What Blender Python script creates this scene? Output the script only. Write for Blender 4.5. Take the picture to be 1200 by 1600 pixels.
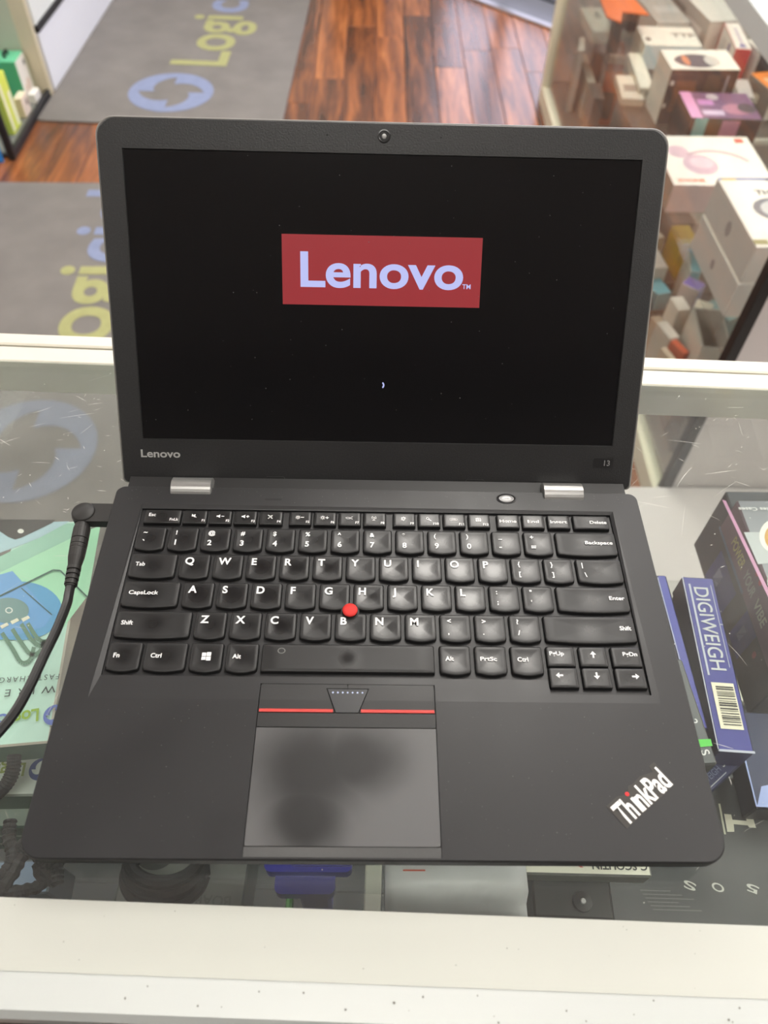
import bpy, bmesh, math, random
from mathutils import Matrix, Vector
random.seed(7)
scene = bpy.context.scene
for o in list(bpy.data.objects): bpy.data.objects.remove(o)
COL = scene.collection
R = math.radians

# ------------------------------------------------------------------ camera
# world: metres, glass counter top at z = 0, laptop deck front edge at y = 0, shop floor at z = -1
F_PX = 1194.385
CAM = Vector((-0.00474, -0.08485, 0.38693))
CROT = Matrix.Rotation(R(-1.686), 3, 'Z') @ Matrix.Rotation(R(37.541), 3, 'X') @ Matrix.Rotation(R(2.1714), 3, 'Z')
cd = bpy.data.cameras.new('camera'); cam = bpy.data.objects.new('camera', cd); COL.objects.link(cam)
cam.matrix_world = Matrix.Translation(CAM) @ CROT.to_4x4()
cd.sensor_fit = 'VERTICAL'; cd.sensor_height = 36; cd.lens = F_PX / 1600 * 36
cd.clip_start = 0.01; cd.clip_end = 60
cd.dof.use_dof = True; cd.dof.focus_distance = 0.46; cd.dof.aperture_fstop = 8.5
scene.camera = cam

def ray(px, py): return CROT @ Vector(((px - 600) / F_PX, -(py - 800) / F_PX, -1))
def P(px, py, z):
    d = ray(px, py); return CAM + d * ((z - CAM.z) / d.z)

# ------------------------------------------------------------------ world, exposure
w = bpy.data.worlds.new('world'); scene.world = w; w.use_nodes = True
w.node_tree.nodes['Background'].inputs[0].default_value = (0.84, 0.82, 1.0, 1)
w.node_tree.nodes['Background'].inputs[1].default_value = 4.5
scene.view_settings.view_transform = 'Standard'; scene.view_settings.look = 'None'
scene.view_settings.gamma = 1; scene.view_settings.use_curve_mapping = False
scene.view_settings.exposure = 0.0
PANEL_POWER = 17.0
scene.cycles.transparent_max_bounces = 40
scene.cycles.max_bounces = 10

# ------------------------------------------------------------------ materials
def lin(c): return tuple(((v/255)/12.92 if v/255 <= .04045 else ((v/255+.055)/1.055)**2.4) for v in c)
MATS = {}
def pm(name, rgb, rough=.5, metal=0, var=.08, scale=60, bump=0, bscale=None, spec=.5, coat=0, bdist=.0004):
    """procedural principled material, colour varied by noise"""
    if name in MATS: return MATS[name]
    m = bpy.data.materials.new(name); m.use_nodes = True; nt = m.node_tree; b = nt.nodes['Principled BSDF']
    c = lin(rgb)
    tc = nt.nodes.new('ShaderNodeTexCoord'); nz = nt.nodes.new('ShaderNodeTexNoise'); nz.inputs['Scale'].default_value = scale
    nz.inputs['Detail'].default_value = 4
    nt.links.new(tc.outputs['Object'], nz.inputs['Vector'])
    mx = nt.nodes.new('ShaderNodeMix'); mx.data_type = 'RGBA'
    mx.inputs[6].default_value = tuple(v*(1-var) for v in c)+(1,); mx.inputs[7].default_value = tuple(min(1, v*(1+var)) for v in c)+(1,)
    nt.links.new(nz.outputs['Fac'], mx.inputs[0]); nt.links.new(mx.outputs[2], b.inputs['Base Color'])
    b.inputs['Roughness'].default_value = rough; b.inputs['Metallic'].default_value = metal
    b.inputs['Specular IOR Level'].default_value = spec; b.inputs['Coat Weight'].default_value = coat
    if bump:
        n2 = nt.nodes.new('ShaderNodeTexNoise'); n2.inputs['Scale'].default_value = bscale or scale
        nt.links.new(tc.outputs['Object'], n2.inputs['Vector'])
        bp = nt.nodes.new('ShaderNodeBump'); bp.inputs['Strength'].default_value = bump; bp.inputs['Distance'].default_value = bdist
        nt.links.new(n2.outputs['Fac'], bp.inputs['Height']); nt.links.new(bp.outputs['Normal'], b.inputs['Normal'])
    MATS[name] = m; return m
def emis(name, rgb, s):
    if name in MATS: return MATS[name]
    m = bpy.data.materials.new(name); m.use_nodes = True; b = m.node_tree.nodes['Principled BSDF']
    b.inputs['Base Color'].default_value = (.02, .02, .02, 1); b.inputs['Roughness'].default_value = .3
    b.inputs['Emission Color'].default_value = lin(rgb)+(1,); b.inputs['Emission Strength'].default_value = s
    MATS[name] = m; return m
def glass(name, tint=(.95, .97, .955), rough=.02, dust=.03):
    """thin sheet glass: see-through, Fresnel gloss, a diffuse share for dust and milky haze"""
    m = bpy.data.materials.new(name); m.use_nodes = True; nt = m.node_tree; nt.nodes.clear()
    out = nt.nodes.new('ShaderNodeOutputMaterial'); tr = nt.nodes.new('ShaderNodeBsdfTransparent'); tr.inputs[0].default_value = tint+(1,)
    gl = nt.nodes.new('ShaderNodeBsdfGlossy'); gl.inputs['Roughness'].default_value = rough
    fr = nt.nodes.new('ShaderNodeFresnel'); ge = nt.nodes.new('ShaderNodeNewGeometry'); io = nt.nodes.new('ShaderNodeMapRange')
    io.inputs[3].default_value = 1.45; io.inputs[4].default_value = 1/1.45       # same index on both sides of a thin sheet
    nt.links.new(ge.outputs['Backfacing'], io.inputs[0]); nt.links.new(io.outputs[0], fr.inputs[0])
    df = nt.nodes.new('ShaderNodeBsdfDiffuse'); df.inputs[0].default_value = (.8, .8, .78, 1)
    tc = nt.nodes.new('ShaderNodeTexCoord'); nz = nt.nodes.new('ShaderNodeTexNoise'); nz.inputs['Scale'].default_value = 14; nz.inputs['Detail'].default_value = 6
    nt.links.new(tc.outputs['Object'], nz.inputs['Vector'])
    mr = nt.nodes.new('ShaderNodeMapRange'); mr.inputs[1].default_value = .35; mr.inputs[2].default_value = .75; mr.inputs[3].default_value = dust*.4; mr.inputs[4].default_value = dust*1.8
    nt.links.new(nz.outputs['Fac'], mr.inputs[0])
    a = nt.nodes.new('ShaderNodeMixShader'); b = nt.nodes.new('ShaderNodeMixShader')
    nt.links.new(mr.outputs[0], a.inputs[0]); nt.links.new(tr.outputs[0], a.inputs[1]); nt.links.new(df.outputs[0], a.inputs[2])
    nt.links.new(fr.outputs[0], b.inputs[0]); nt.links.new(a.outputs[0], b.inputs[1]); nt.links.new(gl.outputs[0], b.inputs[2])
    nt.links.new(b.outputs[0], out.inputs[0]); MATS[name] = m; return m

# ------------------------------------------------------------------ mesh helpers
def link(name, me, parent=None, mats=(), M=None, smooth=False):
    o = bpy.data.objects.new(name, me); COL.objects.link(o)
    for m in (mats if isinstance(mats, (list, tuple)) else [mats]):
        if m: me.materials.append(m)
    if parent: o.parent = parent
    if M is not None: o.matrix_local = M
    if smooth:
        for p in me.polygons: p.use_smooth = True
    return o
def tag(o, label, cat, group=None, kind=None):
    if label: o['label'] = label
    if cat: o['category'] = cat
    if group: o['group'] = group
    if kind: o['kind'] = kind
    return o
def empty(name, label, cat, loc=(0, 0, 0), rz=0, group=None):
    o = bpy.data.objects.new(name, None); COL.objects.link(o); o.location = loc; o.rotation_euler = (0, 0, rz); o.empty_display_size = .02
    return tag(o, label, cat, group)
def T(x=0, y=0, z=0): return Matrix.Translation((x, y, z))
def RZ(a): return Matrix.Rotation(a, 4, 'Z')
def RX(a): return Matrix.Rotation(a, 4, 'X')
def RY(a): return Matrix.Rotation(a, 4, 'Y')
def pyd(name, v, f):
    me = bpy.data.meshes.new(name); me.from_pydata([tuple(q) for q in v], [], f); me.update(); return me
def bm_mesh(name, bm):
    me = bpy.data.meshes.new(name); bmesh.ops.recalc_face_normals(bm, faces=bm.faces); bm.to_mesh(me); bm.free(); return me
def add_box(bm, c, s, bev=0, seg=1, M=None):
    r = bmesh.ops.create_cube(bm, size=1); vs = r['verts']
    for v in vs: v.co = Vector((v.co.x*s[0], v.co.y*s[1], v.co.z*s[2])) + Vector(c)
    if bev:
        es = list({e for v in vs for e in v.link_edges})
        g = bmesh.ops.bevel(bm, geom=es, offset=bev, segments=seg, affect='EDGES', profile=.5)
        vs = list({v for f in g['faces'] for v in f.verts} | {v for v in vs if v.is_valid})
    if M: 
        for v in vs: v.co = M @ v.co
    return vs
def box(name, c, s, mat, parent=None, bev=.001, seg=1, M=None):
    bm = bmesh.new(); add_box(bm, c, s, bev, seg); return link(name, bm_mesh(name, bm), parent, mat, M)
def lathe(name, prof, n=24):
    """profile [(r, z)] around Z"""
    v = []; f = []
    for r, z in prof:
        for k in range(n):
            a = 2*math.pi*k/n; v.append((r*math.cos(a), r*math.sin(a), z))
    for i in range(len(prof)-1):
        for k in range(n):
            f.append((i*n+k, i*n+(k+1) % n, (i+1)*n+(k+1) % n, (i+1)*n+k))
    f.append(tuple(range(n))[::-1]); f.append(tuple(range((len(prof)-1)*n, len(prof)*n)))
    return pyd(name, v, f)
def catmull(pts, n=10):
    p = [Vector(q) for q in pts]; p = [2*p[0]-p[1]] + p + [2*p[-1]-p[-2]]; out = []
    for i in range(1, len(p)-2):
        for k in range(n):
            t = k/n; a, b, c, d = p[i-1:i+3]
            out.append(.5*((2*b)+(c-a)*t+(2*a-5*b+4*c-d)*t*t+(3*b-a-3*c+d)*t**3))
    out.append(p[-2]); return out
def tube(name, pts, r, n=10, sub=10, closed=False):
    pts = catmull(pts, sub); v = []; f = []; up = Vector((0, 0, 1))
    for i, q in enumerate(pts):
        t = (pts[min(i+1, len(pts)-1)] - pts[max(i-1, 0)]).normalized()
        s = t.cross(up); s = s.normalized() if s.length > 1e-4 else Vector((1, 0, 0)); u = s.cross(t)
        rr = r(i/(len(pts)-1)) if callable(r) else r
        for k in range(n):
            a = 2*math.pi*k/n; v.append(q + s*rr*math.cos(a) + u*rr*math.sin(a))
    for i in range(len(pts)-1):
        for k in range(n): f.append((i*n+k, i*n+(k+1) % n, (i+1)*n+(k+1) % n, (i+1)*n+k))
    f.append(tuple(range(n))[::-1]); f.append(tuple(range((len(pts)-1)*n, len(pts)*n)))
    return pyd(name, v, f)
def rrect(x0, x1, y0, y1, r, n=5):
    """rounded rectangle ccw from bottom-left; r = (bl, br, tr, tl) or number"""
    r = (r,)*4 if not isinstance(r, tuple) else r; o = []
    for (cx, cy, rr, a0) in ((x0+r[0], y0+r[0], r[0], 180), (x1-r[1], y0+r[1], r[1], 270), (x1-r[2], y1-r[2], r[2], 0), (x0+r[3], y1-r[3], r[3], 90)):
        for k in range(n+1):
            a = R(a0+90*k/n); o.append((cx+rr*math.cos(a), cy+rr*math.sin(a)))
    return o
def prism(name, pts, z0, z1):
    """solid prism from a ccw outline, z may be functions of (x, y)"""
    g = lambda z, p: z(*p) if callable(z) else z
    n = len(pts); v = [(x, y, g(z0, (x, y))) for x, y in pts]+[(x, y, g(z1, (x, y))) for x, y in pts]
    f = [tuple(range(n))[::-1], tuple(range(n, 2*n))]+[(i, (i+1) % n, n+(i+1) % n, n+i) for i in range(n)]
    return pyd(name, v, f)
def flat(name, polys, z=0):
    """flat print: list of 2-D polygons"""
    v = []; f = []
    for p in polys:
        f.append(tuple(range(len(v), len(v)+len(p)))); v += [(x, y, z) for x, y in p]
    return pyd(name, v, f)
def circ(cx, cy, r, n=20, ry=None): return [(cx+r*math.cos(2*math.pi*k/n), cy+(ry or r)*math.sin(2*math.pi*k/n)) for k in range(n)]
def ringp(cx, cy, r0, r1, n=28, a0=0, a1=360, ry=1):
    o = []
    for k in range(n):
        a = R(a0+(a1-a0)*k/n); b = R(a0+(a1-a0)*(k+1)/n)
        o.append([(cx+r0*math.cos(a), cy+r0*ry*math.sin(a)), (cx+r1*math.cos(a), cy+r1*ry*math.sin(a)), (cx+r1*math.cos(b), cy+r1*ry*math.sin(b)), (cx+r0*math.cos(b), cy+r0*ry*math.sin(b))])
    return o
def rectp(x0, x1, y0, y1): return [(x0, y0), (x1, y0), (x1, y1), (x0, y1)]
TXT = {}
def text_mesh(s, size, bold=0, align='LEFT', width=None, space=1.0):
    """mesh of a printed word with the built-in font; width: squeeze/stretch to this width; size = cap height"""
    key = (s, size, bold, align, width, space)
    if key in TXT: return TXT[key]
    c = bpy.data.curves.new('print', 'FONT'); c.body = s; c.size = size/.73; c.offset = bold*size; c.resolution_u = 8 if size > .0045 else 3; c.space_character = space
    o = bpy.data.objects.new('print', c); COL.objects.link(o)
    me = bpy.data.meshes.new_from_object(o.evaluated_get(bpy.context.evaluated_depsgraph_get()))
    bpy.data.objects.remove(o); bpy.data.curves.remove(c)
    xs = [v.co.x for v in me.vertices] or [0]; x0, x1 = min(xs), max(xs); k = width/(x1-x0) if width else 1
    sh = {'LEFT': x0, 'CENTER': (x0+x1)/2, 'RIGHT': x1}[align]
    for v in me.vertices: v.co.x = (v.co.x-sh)*k
    me.materials.clear(); TXT[key] = me; return me
def text(s, size, mat, parent, M, bold=0, align='LEFT', width=None, name='lettering', space=1.0):
    me = text_mesh(s, size, bold, align, width, space)
    if me.materials and me.materials[0] != mat: me = me.copy(); me.materials.clear()
    o = bpy.data.objects.new(name, me); COL.objects.link(o)
    if not me.materials: me.materials.append(mat)
    o.parent = parent
    o.matrix_local = M; return o

# ================================================================== ROOM
FZ = -1.0
def structure(o): o['kind'] = 'structure'; return o
# ---- floor: sub-floor slab and individual wood planks
floor = structure(box('floor', (0, 1.5, FZ-.03), (7.2, 8.0, .04), pm('sub_floor', (60, 38, 28), .6), None, 0))
def wood():
    m = bpy.data.materials.new('floor_wood'); m.use_nodes = True; nt = m.node_tree; b = nt.nodes['Principled BSDF']
    tc = nt.nodes.new('ShaderNodeTexCoord'); mp = nt.nodes.new('ShaderNodeMapping'); mp.inputs['Scale'].default_value = (26, 2.2, 1)
    oi = nt.nodes.new('ShaderNodeObjectInfo'); ad = nt.nodes.new('ShaderNodeVectorMath'); ad.operation = 'ADD'
    sc = nt.nodes.new('ShaderNodeVectorMath'); sc.operation = 'SCALE'; sc.inputs[3].default_value = 9
    cb = nt.nodes.new('ShaderNodeCombineXYZ'); nt.links.new(oi.outputs['Random'], cb.inputs[0]); nt.links.new(oi.outputs['Random'], cb.inputs[1])
    nt.links.new(cb.outputs[0], sc.inputs[0]); nt.links.new(tc.outputs['Object'], ad.inputs[0]); nt.links.new(sc.outputs[0], ad.inputs[1])
    nt.links.new(ad.outputs[0], mp.inputs[0])
    n1 = nt.nodes.new('ShaderNodeTexNoise'); n1.inputs['Scale'].default_value = 1.0; n1.inputs['Detail'].default_value = 5; n1.inputs['Roughness'].default_value = .62; n1.inputs['Distortion'].default_value = .5
    nt.links.new(mp.outputs[0], n1.inputs['Vector'])
    a2 = nt.nodes.new('ShaderNodeMath'); a2.operation = 'MULTIPLY_ADD'; a2.inputs[1].default_value = .24; nt.links.new(oi.outputs['Random'], a2.inputs[0]); nt.links.new(n1.outputs['Fac'], a2.inputs[2])
    rp = nt.nodes.new('ShaderNodeValToRGB'); cr = rp.color_ramp; cr.elements[0].position = .36; cr.elements[0].color = lin((56, 38, 30))+(1,)
    cr.elements[1].position = .88; cr.elements[1].color = lin((182, 116, 68))+(1,)
    e = cr.elements.new(.55); e.color = lin((102, 64, 44))+(1,); e = cr.elements.new(.72); e.color = lin((146, 88, 52))+(1,)
    nt.links.new(a2.outputs[0], rp.inputs[0]); nt.links.new(rp.outputs[0], b.inputs['Base Color'])
    b.inputs['Roughness'].default_value = .27
    return m
WOOD = wood()
plank = None
pw = .125
for i in range(-21, 23):
    y = .0 - random.random()*1.2
    while y < 4.6:
        L = 1.22
        if y+L > .3:
            if plank is None:
                bm = bmesh.new(); add_box(bm, (0, 0, 0), (pw-.002, L-.002, .01), .0012); plank = bm_mesh('plank', bm); plank.materials.append(WOOD)
            o = bpy.data.objects.new('plank', plank); COL.objects.link(o); o.parent = floor; o.location = (i*pw+.05, y+L/2, FZ-.005)
        y += L
# ---- walls, ceiling
WALLM = pm('wall_paint', (206, 203, 198), .7, scale=3, var=.05)
structure(box('wall_left', (-2.6, 1.5, .35), (.06, 8.0, 2.7), WALLM, None, 0))
structure(box('wall_right', (2.9, .6, .35), (.06, 6.2, 2.7), WALLM, None, 0))
structure(box('wall_rear', (0, -2.45, .35), (6.4, .06, 2.7), pm('rear_wall_paint', (120, 116, 112), .7, scale=3, var=.05), None, 0))
structure(box('wall_far', (-1.25, 5.0, .35), (3.3, .06, 2.7), WALLM, None, 0))
structure(box('ceiling', (0, 1.3, 1.72), (7.2, 8.0, .04), pm('ceiling_tile', (225, 224, 220), .8, scale=2, var=.04), None, 0))
# ---- ceiling light panels
LP = [(.36, 1.45, .6, 1.2, 'long white ceiling light panel above the aisle in front of the counter'), (-1.9, 1.3, .6, .6, 'square ceiling light panel above the low shelf unit'), (2.1, 1.5, .6, 1.2, 'long white ceiling light panel above the stocked case'),
      (-.75, 3.3, 1.2, .6, 'wide ceiling light panel above the far doormat'), (.9, 3.3, .6, .6, 'square ceiling light panel near the glass entrance'),
      (1.45, .05, .6, .6, 'added square light panel above the right end of the counter, lighting the case end panel'), (-.05, -.50, .9, .3, 'added narrow light panel above the counter, brightening the lid bezel top'), (2.0, -1.5, .6, .6, 'square ceiling light panel in the right corner behind the counter'), (-2.0, -1.5, .6, .6, 'square ceiling light panel in the left corner behind the counter')]  # both panels above the counter are added to light end panel and bezel
for x, y, lx, ly, nm in LP:
    t = empty('ceiling_light', nm, 'ceiling light', (x, y, 1.7), 0, 'ceiling light panels')
    bm = bmesh.new()
    for c, s in (((0, ly/2+.015, -.006), (lx+.06, .03, .016)), ((0, -ly/2-.015, -.006), (lx+.06, .03, .016)), ((lx/2+.015, 0, -.006), (.03, ly, .016)), ((-lx/2-.015, 0, -.006), (.03, ly, .016))): add_box(bm, c, s)
    link('frame', bm_mesh('frame', bm), t, pm('lamp_frame', (235, 235, 235), .4))
    box('diffuser', (0, 0, -.004), (lx, ly, .006), emis('lamp_diffuser', (255, 250, 242), PANEL_POWER), t, 0)
# ---- slanted glass entrance at the far right
ent0, ent1 = P(735, 0, FZ), P(868, 50, FZ)
ed = (ent1-ent0).normalized(); ea = math.atan2(ed.y, ed.x)
sill = empty('door_1', None, None, ent1, ea); sill['kind'] = 'structure'
for nm, y0, y1, h, m in (('threshold', .0, .035, .012, pm('threshold_metal', (196, 196, 204), .3, .8)), ('sill_plate', .035, .24, .008, pm('sill_grey', (120, 122, 132), .45)),
                         ('sill_gasket', .24, .30, .012, pm('gasket', (28, 28, 32), .6)), ('outer_step', .30, 1.3, .006, pm('outer_step', (128, 130, 136), .6))):
    box(nm, (-.1, (y0+y1)/2, h/2), (2.6, y1-y0, h), m, sill, .002)
DF = pm('door_frame', (60, 62, 66), .4, .5)
for x in (-1.35, -.5, .35, 1.15): box('mullion', (x, .27, 1.35), (.05, .05, 2.66), DF, sill, .003)
for z in (.08, 2.62): box('transom', (-.1, .27, z), (2.55, .05, .1), DF, sill, .003)
GL_D = glass('door_glass', (.97, .98, .99), .01, .02)
for x in (-.925, -.075, .75): box('door_pane', (x, .27, 1.35), (.8, .008, 2.5), GL_D, sill, 0)

# ---- floor mats
def letters(s, size, mat, parent, M, bold, width):
    """big floor letters, one object each"""
    me = text_mesh(s, size, bold, 'LEFT', width); bm = bmesh.new(); bm.from_mesh(me); isl = []; seen = set()
    for f in bm.faces:
        if f in seen: continue
        st = [f]; comp = []
        while st:
            g = st.pop()
            if g in seen: continue
            seen.add(g); comp.append(g)
            for e in g.edges: st += [h for h in e.link_faces if h not in seen]
        xs = [v.co.x for g in comp for v in g.verts]; isl.append([min(xs), max(xs), comp])
    isl.sort(key=lambda q: q[0]); grp = []
    for a, b, c in isl:
        if grp and a < grp[-1][1]-.004: grp[-1][1] = max(b, grp[-1][1]); grp[-1][2] += c
        else: grp.append([a, b, list(c)])
    for a, b, c in grp:
        V = []; F = []; ix = {}
        for f in c:
            t_ = []
            for v in f.verts:
                if v not in ix: ix[v] = len(V); V.append(tuple(v.co))
                t_.append(ix[v])
            F.append(t_)
        link('letter', pyd('letter', V, F), parent, mat, M)
    bm.free()
MATM = pm('mat_rubber', (118, 114, 110), .85, scale=7, var=.28, bump=.5, bscale=900)
GREENP = pm('mat_green', (158, 158, 108), .85, scale=30, var=.15); BLUEP = pm('mat_blue', (128, 138, 168), .85, scale=30, var=.15)
def swirl(R0, n=72):
    o = []
    for k in range(n):
        def rin(t): fr = (t*4) % 1; return R0*(.40+.38*(1-fr))
        t0 = k/n; t1 = (k+1)/n-1e-6
        a, b = 2*math.pi*t0, 2*math.pi*(k+1)/n
        o.append([(rin(t0)*math.cos(a), rin(t0)*math.sin(a)), (R0*math.cos(a), R0*math.sin(a)), (R0*math.cos(b), R0*math.sin(b)), (rin(t1)*math.cos(b), rin(t1)*math.sin(b))])
    return o
def doormat(corner_px, far_px, L, label, logo):
    a, b = P(*corner_px, FZ), P(*far_px, FZ)     # left-near and right-near corner
    d = (b-a); W = d.length; rz = R(-1.6)
    t = empty('doormat', label, 'doormat', a, rz, 'logo doormats on the floor')
    me = prism('carpet', rrect(0, W, 0, L, .012), 0, .007); link('carpet', me, t, MATM)
    return t, W
t, W1 = doormat((58, 190), (441, 191), 1.55, 'far grey doormat with green lettering and a whole blue round emblem', 1)
RP = RZ(R(90))
i1 = t.matrix_basis.inverted()
c = i1 @ P(268, 147, FZ); link('emblem', flat('emblem', swirl(.163)), t, BLUEP, T(c.x, c.y, .0085))
l0 = i1 @ P(355, 97, FZ); ys = (i1 @ P(305, 105, FZ)).y; ye = (i1 @ P(335, 27, FZ)).y
letters('Logi', .235, GREENP, t, T(l0.x, ys, .0085) @ RP, .025, ye-ys)
letters('ciel', .235, BLUEP, t, T(l0.x, ye+.04, .0085) @ RP, .025, .45)
t, W2 = doormat((-150, 600), (190, 602), 1.0, 'near grey doormat with green lettering, beside the counter front', 2)
bpy.data.objects.remove(t.children[0])
t.location = (-1.36, .75, FZ); t.rotation_euler = (0, 0, R(1.5))
link('carpet', prism('carpet', rrect(0, .96, 0, 1.585, .012), 0, .007), t, MATM)
i2 = t.matrix_basis.inverted()
def m2(x, y): q = i2 @ Vector((x, y, FZ)); return T(q.x, q.y, .0085)
letters('Logi', .215, GREENP, t, m2(-.725, 1.395) @ RP, .025, .49)
letters('ciel', .215, BLUEP, t, m2(-.735, 1.905) @ RP, .025, .40)
link('emblem', flat('emblem', swirl(.165)), t, pm('mat_blue_hazed', (124, 128, 142), .85, scale=12, var=.2), m2(-.83, 1.15))  # glass reflection haze over the emblem mixed into its paler blue

# ---- black bin far back
t = empty('waste_bin', 'black rounded plastic bin standing on the wood floor by the mat', 'bin', P(563, -30, FZ))
link('body', lathe('body', [(.125, 0), (.135, .006), (.14, .02), (.16, .32), (.165, .33), (.155, .33), (.135, .02)], 32), t, pm('bin_plastic', (22, 22, 25), .3), None, True)
link('rim', lathe('rim', [(.16, .318), (.172, .322), (.172, .338), (.16, .342)], 32), t, pm('bin_plastic', (22, 22, 25), .3))

# ================================================================== OUR COUNTER
CA = R(-1.68)
counter = empty('glass_counter', 'white framed glass display counter with scratched top under the laptop', 'display counter', (0, 0, FZ), CA)
U = 1.0   # local z of the glass top
WHT = pm('counter_enamel', (184, 186, 179), .35, scale=9, var=.05); WHT2 = pm('counter_enamel_cool', (188, 192, 190), .32, scale=9, var=.04)
ALU = pm('counter_aluminium', (232, 228, 214), .35, .15, scale=40, var=.05)
TOPG = glass('top_glass', (.955, .975, .96), .015, .028); SIDEG = glass('side_glass', (.96, .975, .965), .01, .015)  # top glass dust share raised to add milky haze of reflected ceiling
yf, yb = -.0170, .3405; X0, X1 = -.95, .95
box('glass_top', (0, (yf+yb)/2, U-.003), (X1-X0-.02, yb-yf-.0004, .006), TOPG, counter, 0)
# near frame
link('near_rail', prism('near_rail', [(X0, -.0455), (X1, -.0455), (X1, yf), (X0, yf)], U-.03, U), counter, WHT)
me = pyd('near_lip', [(X0, -.0455, U-.0004), (X1, -.0455, U-.0004), (X1, -.0595, U-.0015), (X0, -.0595, U-.0015), (X0, -.0625, U-.006), (X1, -.0625, U-.006), (X1, -.0625, U-.03), (X0, -.0625, U-.03), (X0, -.0455, U-.03), (X1, -.0455, U-.03)],
         [(0, 3, 2, 1), (3, 4, 5, 2), (4, 7, 6, 5), (7, 8, 9, 6), (0, 8, 7, 4, 3), (1, 2, 5, 6, 9)])
link('near_lip', me, counter, WHT2)
# far frame: two strips with a groove
box('far_rail', (0, .3488, U-.016), (X1-X0, .0165, .032), ALU, counter, .0012)
box('far_rail', (0, .3655, U-.016), (X1-X0, .0125, .032), ALU, counter, .0012)
box('far_groove', (0, .358, U-.016), (X1-X0, .004, .028), pm('groove_dark', (120, 116, 104), .8), counter, 0)  # darker filler strip between the two rails
# customer-side glass and lower body
box('front_glass', (0, .362, U-.30), (X1-X0-.02, .005, .545), SIDEG, counter, 0)
box('bottom_rail', (0, .362, U-.585), (X1-X0, .018, .03), ALU, counter, .001)
for x in (X0+.012, X1-.012):
    for y in (.360, -.045): box('corner_post', (x, y, .5), (.022, .022, .965), ALU, counter, .001)
box('case_floor', (0, .155, U-.59), (X1-X0-.05, .40, .018), pm('case_floor', (58, 60, 62), .5), counter, 0)
box('front_panel', (0, .362, .20), (X1-X0-.04, .012, .36), pm('counter_panel', (222, 222, 220), .4), counter, 0)
box('kick_board', (0, .34, .03), (X1-X0-.06, .02, .06), pm('kick', (40, 40, 42), .6), counter, 0)
for x in (X0+.003, X1-.003): box('side_panel', (x, .155, .5), (.006, .38, .96), pm('counter_panel', (222, 222, 220), .4), counter, 0)
SHZ = -.20
box('glass_shelf', (0, .165, U+SHZ-.003), (X1-X0-.03, .27, .006), SIDEG, counter, 0)
for x in (-.55, 0, .55): box('shelf_bracket', (x, .165, U+SHZ-.014), (.012, .30, .014), ALU, counter, .001)
# sliding back door slightly below the near rail
box('back_door', (0, -.040, .55), (X1-X0-.05, .004, .80), pm('back_door', (64, 62, 62), .4), counter, 0)
rs = random.Random(31); v = []; f = []
for k in range(46):
    x = rs.uniform(-.2, .2); y = rs.choice([rs.uniform(-.058, -.047), rs.uniform(-.044, -.018)]); r = rs.uniform(.0002, .0006)*(1 if y < -.046 else .5); st = len(v); zz = U+.0003 if y > -.0455 else U-.0004-(-.0455-y)*.079+.0004
    v += [(x+r*math.cos(q*1.257)*rs.uniform(.6, 1.3), y+r*math.sin(q*1.257), zz) for q in range(5)]; f.append(tuple(range(st, st+5)))
sc = link('paint_chips', pyd('paint_chips', v, f), counter, pm('chip_grey', (110, 108, 102), .7)); sc['kind'] = 'stuff'
# scratches and chips in the glass
rs = random.Random(11); v = []; f = []
for k in range(330):
    x = rs.uniform(-.30, .30); y = rs.choice([rs.uniform(.0, .33), rs.uniform(.2, .335)])
    L = rs.choice([.003, .004, .006, .012, .022])*rs.uniform(.5, 1.2); a = rs.gauss(.5 if rs.random() < .6 else 2.4, .5); wd = rs.uniform(.00005, .00015); cv = rs.uniform(-.3, .3); n = 5
    p = Vector((x, y)); st = len(v)
    for i in range(n+1):
        d = Vector((math.cos(a), math.sin(a))); s = Vector((-d.y, d.x)); ww = wd*(1-abs(2*i/n-1)*.7)
        v += [(p.x+s.x*ww, p.y+s.y*ww, U+.0003), (p.x-s.x*ww, p.y-s.y*ww, U+.0003)]; p = p+d*L/n; a += cv/n
    for i in range(n): f.append((st+2*i, st+2*i+1, st+2*i+3, st+2*i+2))
for k in range(260):
    x = rs.uniform(-.30, .30); y = rs.uniform(-.01, .335); r = rs.uniform(.00012, .0004); st = len(v)
    v += [(x+r*math.cos(q*1.257)*rs.uniform(.6, 1.3), y+r*math.sin(q*1.257), U+.0003) for q in range(5)]; f.append(tuple(range(st, st+5)))
sc = link('scratches', pyd('scratches', v, f), counter, pm('scratch_white', (206, 206, 198), .5)); sc['kind'] = 'stuff'

# ================================================================== LAPTOP
mm = .001
DZ = .0185
lap = empty('laptop', 'open black laptop with a red lettered boot logo on screen, standing on the glass', 'laptop', (0, 0, 0))
def plastic(name, rgb, rough, bump=.25, bs=2600, var=.12, spec=.5, smudge=.1, bd=.00004):
    """textured black plastic, smudged gloss"""
    m = pm(name, rgb, rough, 0, var, 900, bump, bs, spec, bdist=bd); nt = m.node_tree; b = nt.nodes['Principled BSDF']
    tc = nt.nodes.new('ShaderNodeTexCoord'); n = nt.nodes.new('ShaderNodeTexNoise'); n.inputs['Scale'].default_value = 22; n.inputs['Detail'].default_value = 3
    nt.links.new(tc.outputs['Object'], n.inputs['Vector']); mr = nt.nodes.new('ShaderNodeMapRange'); mr.inputs[3].default_value = rough-smudge; mr.inputs[4].default_value = rough+smudge
    nt.links.new(n.outputs['Fac'], mr.inputs[0]); nt.links.new(mr.outputs[0], b.inputs['Roughness']); return m
DECK = plastic('deck_plastic', (25, 25, 27), .43)
BEZ = plastic('bezel_plastic', (28, 28, 29), .42, 1.0, 1100, .7, bd=.00012)
SHELL = plastic('lid_shell', (120, 117, 112), .42)
WELL = plastic('well_plastic', (24, 24, 26), .5)
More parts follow.
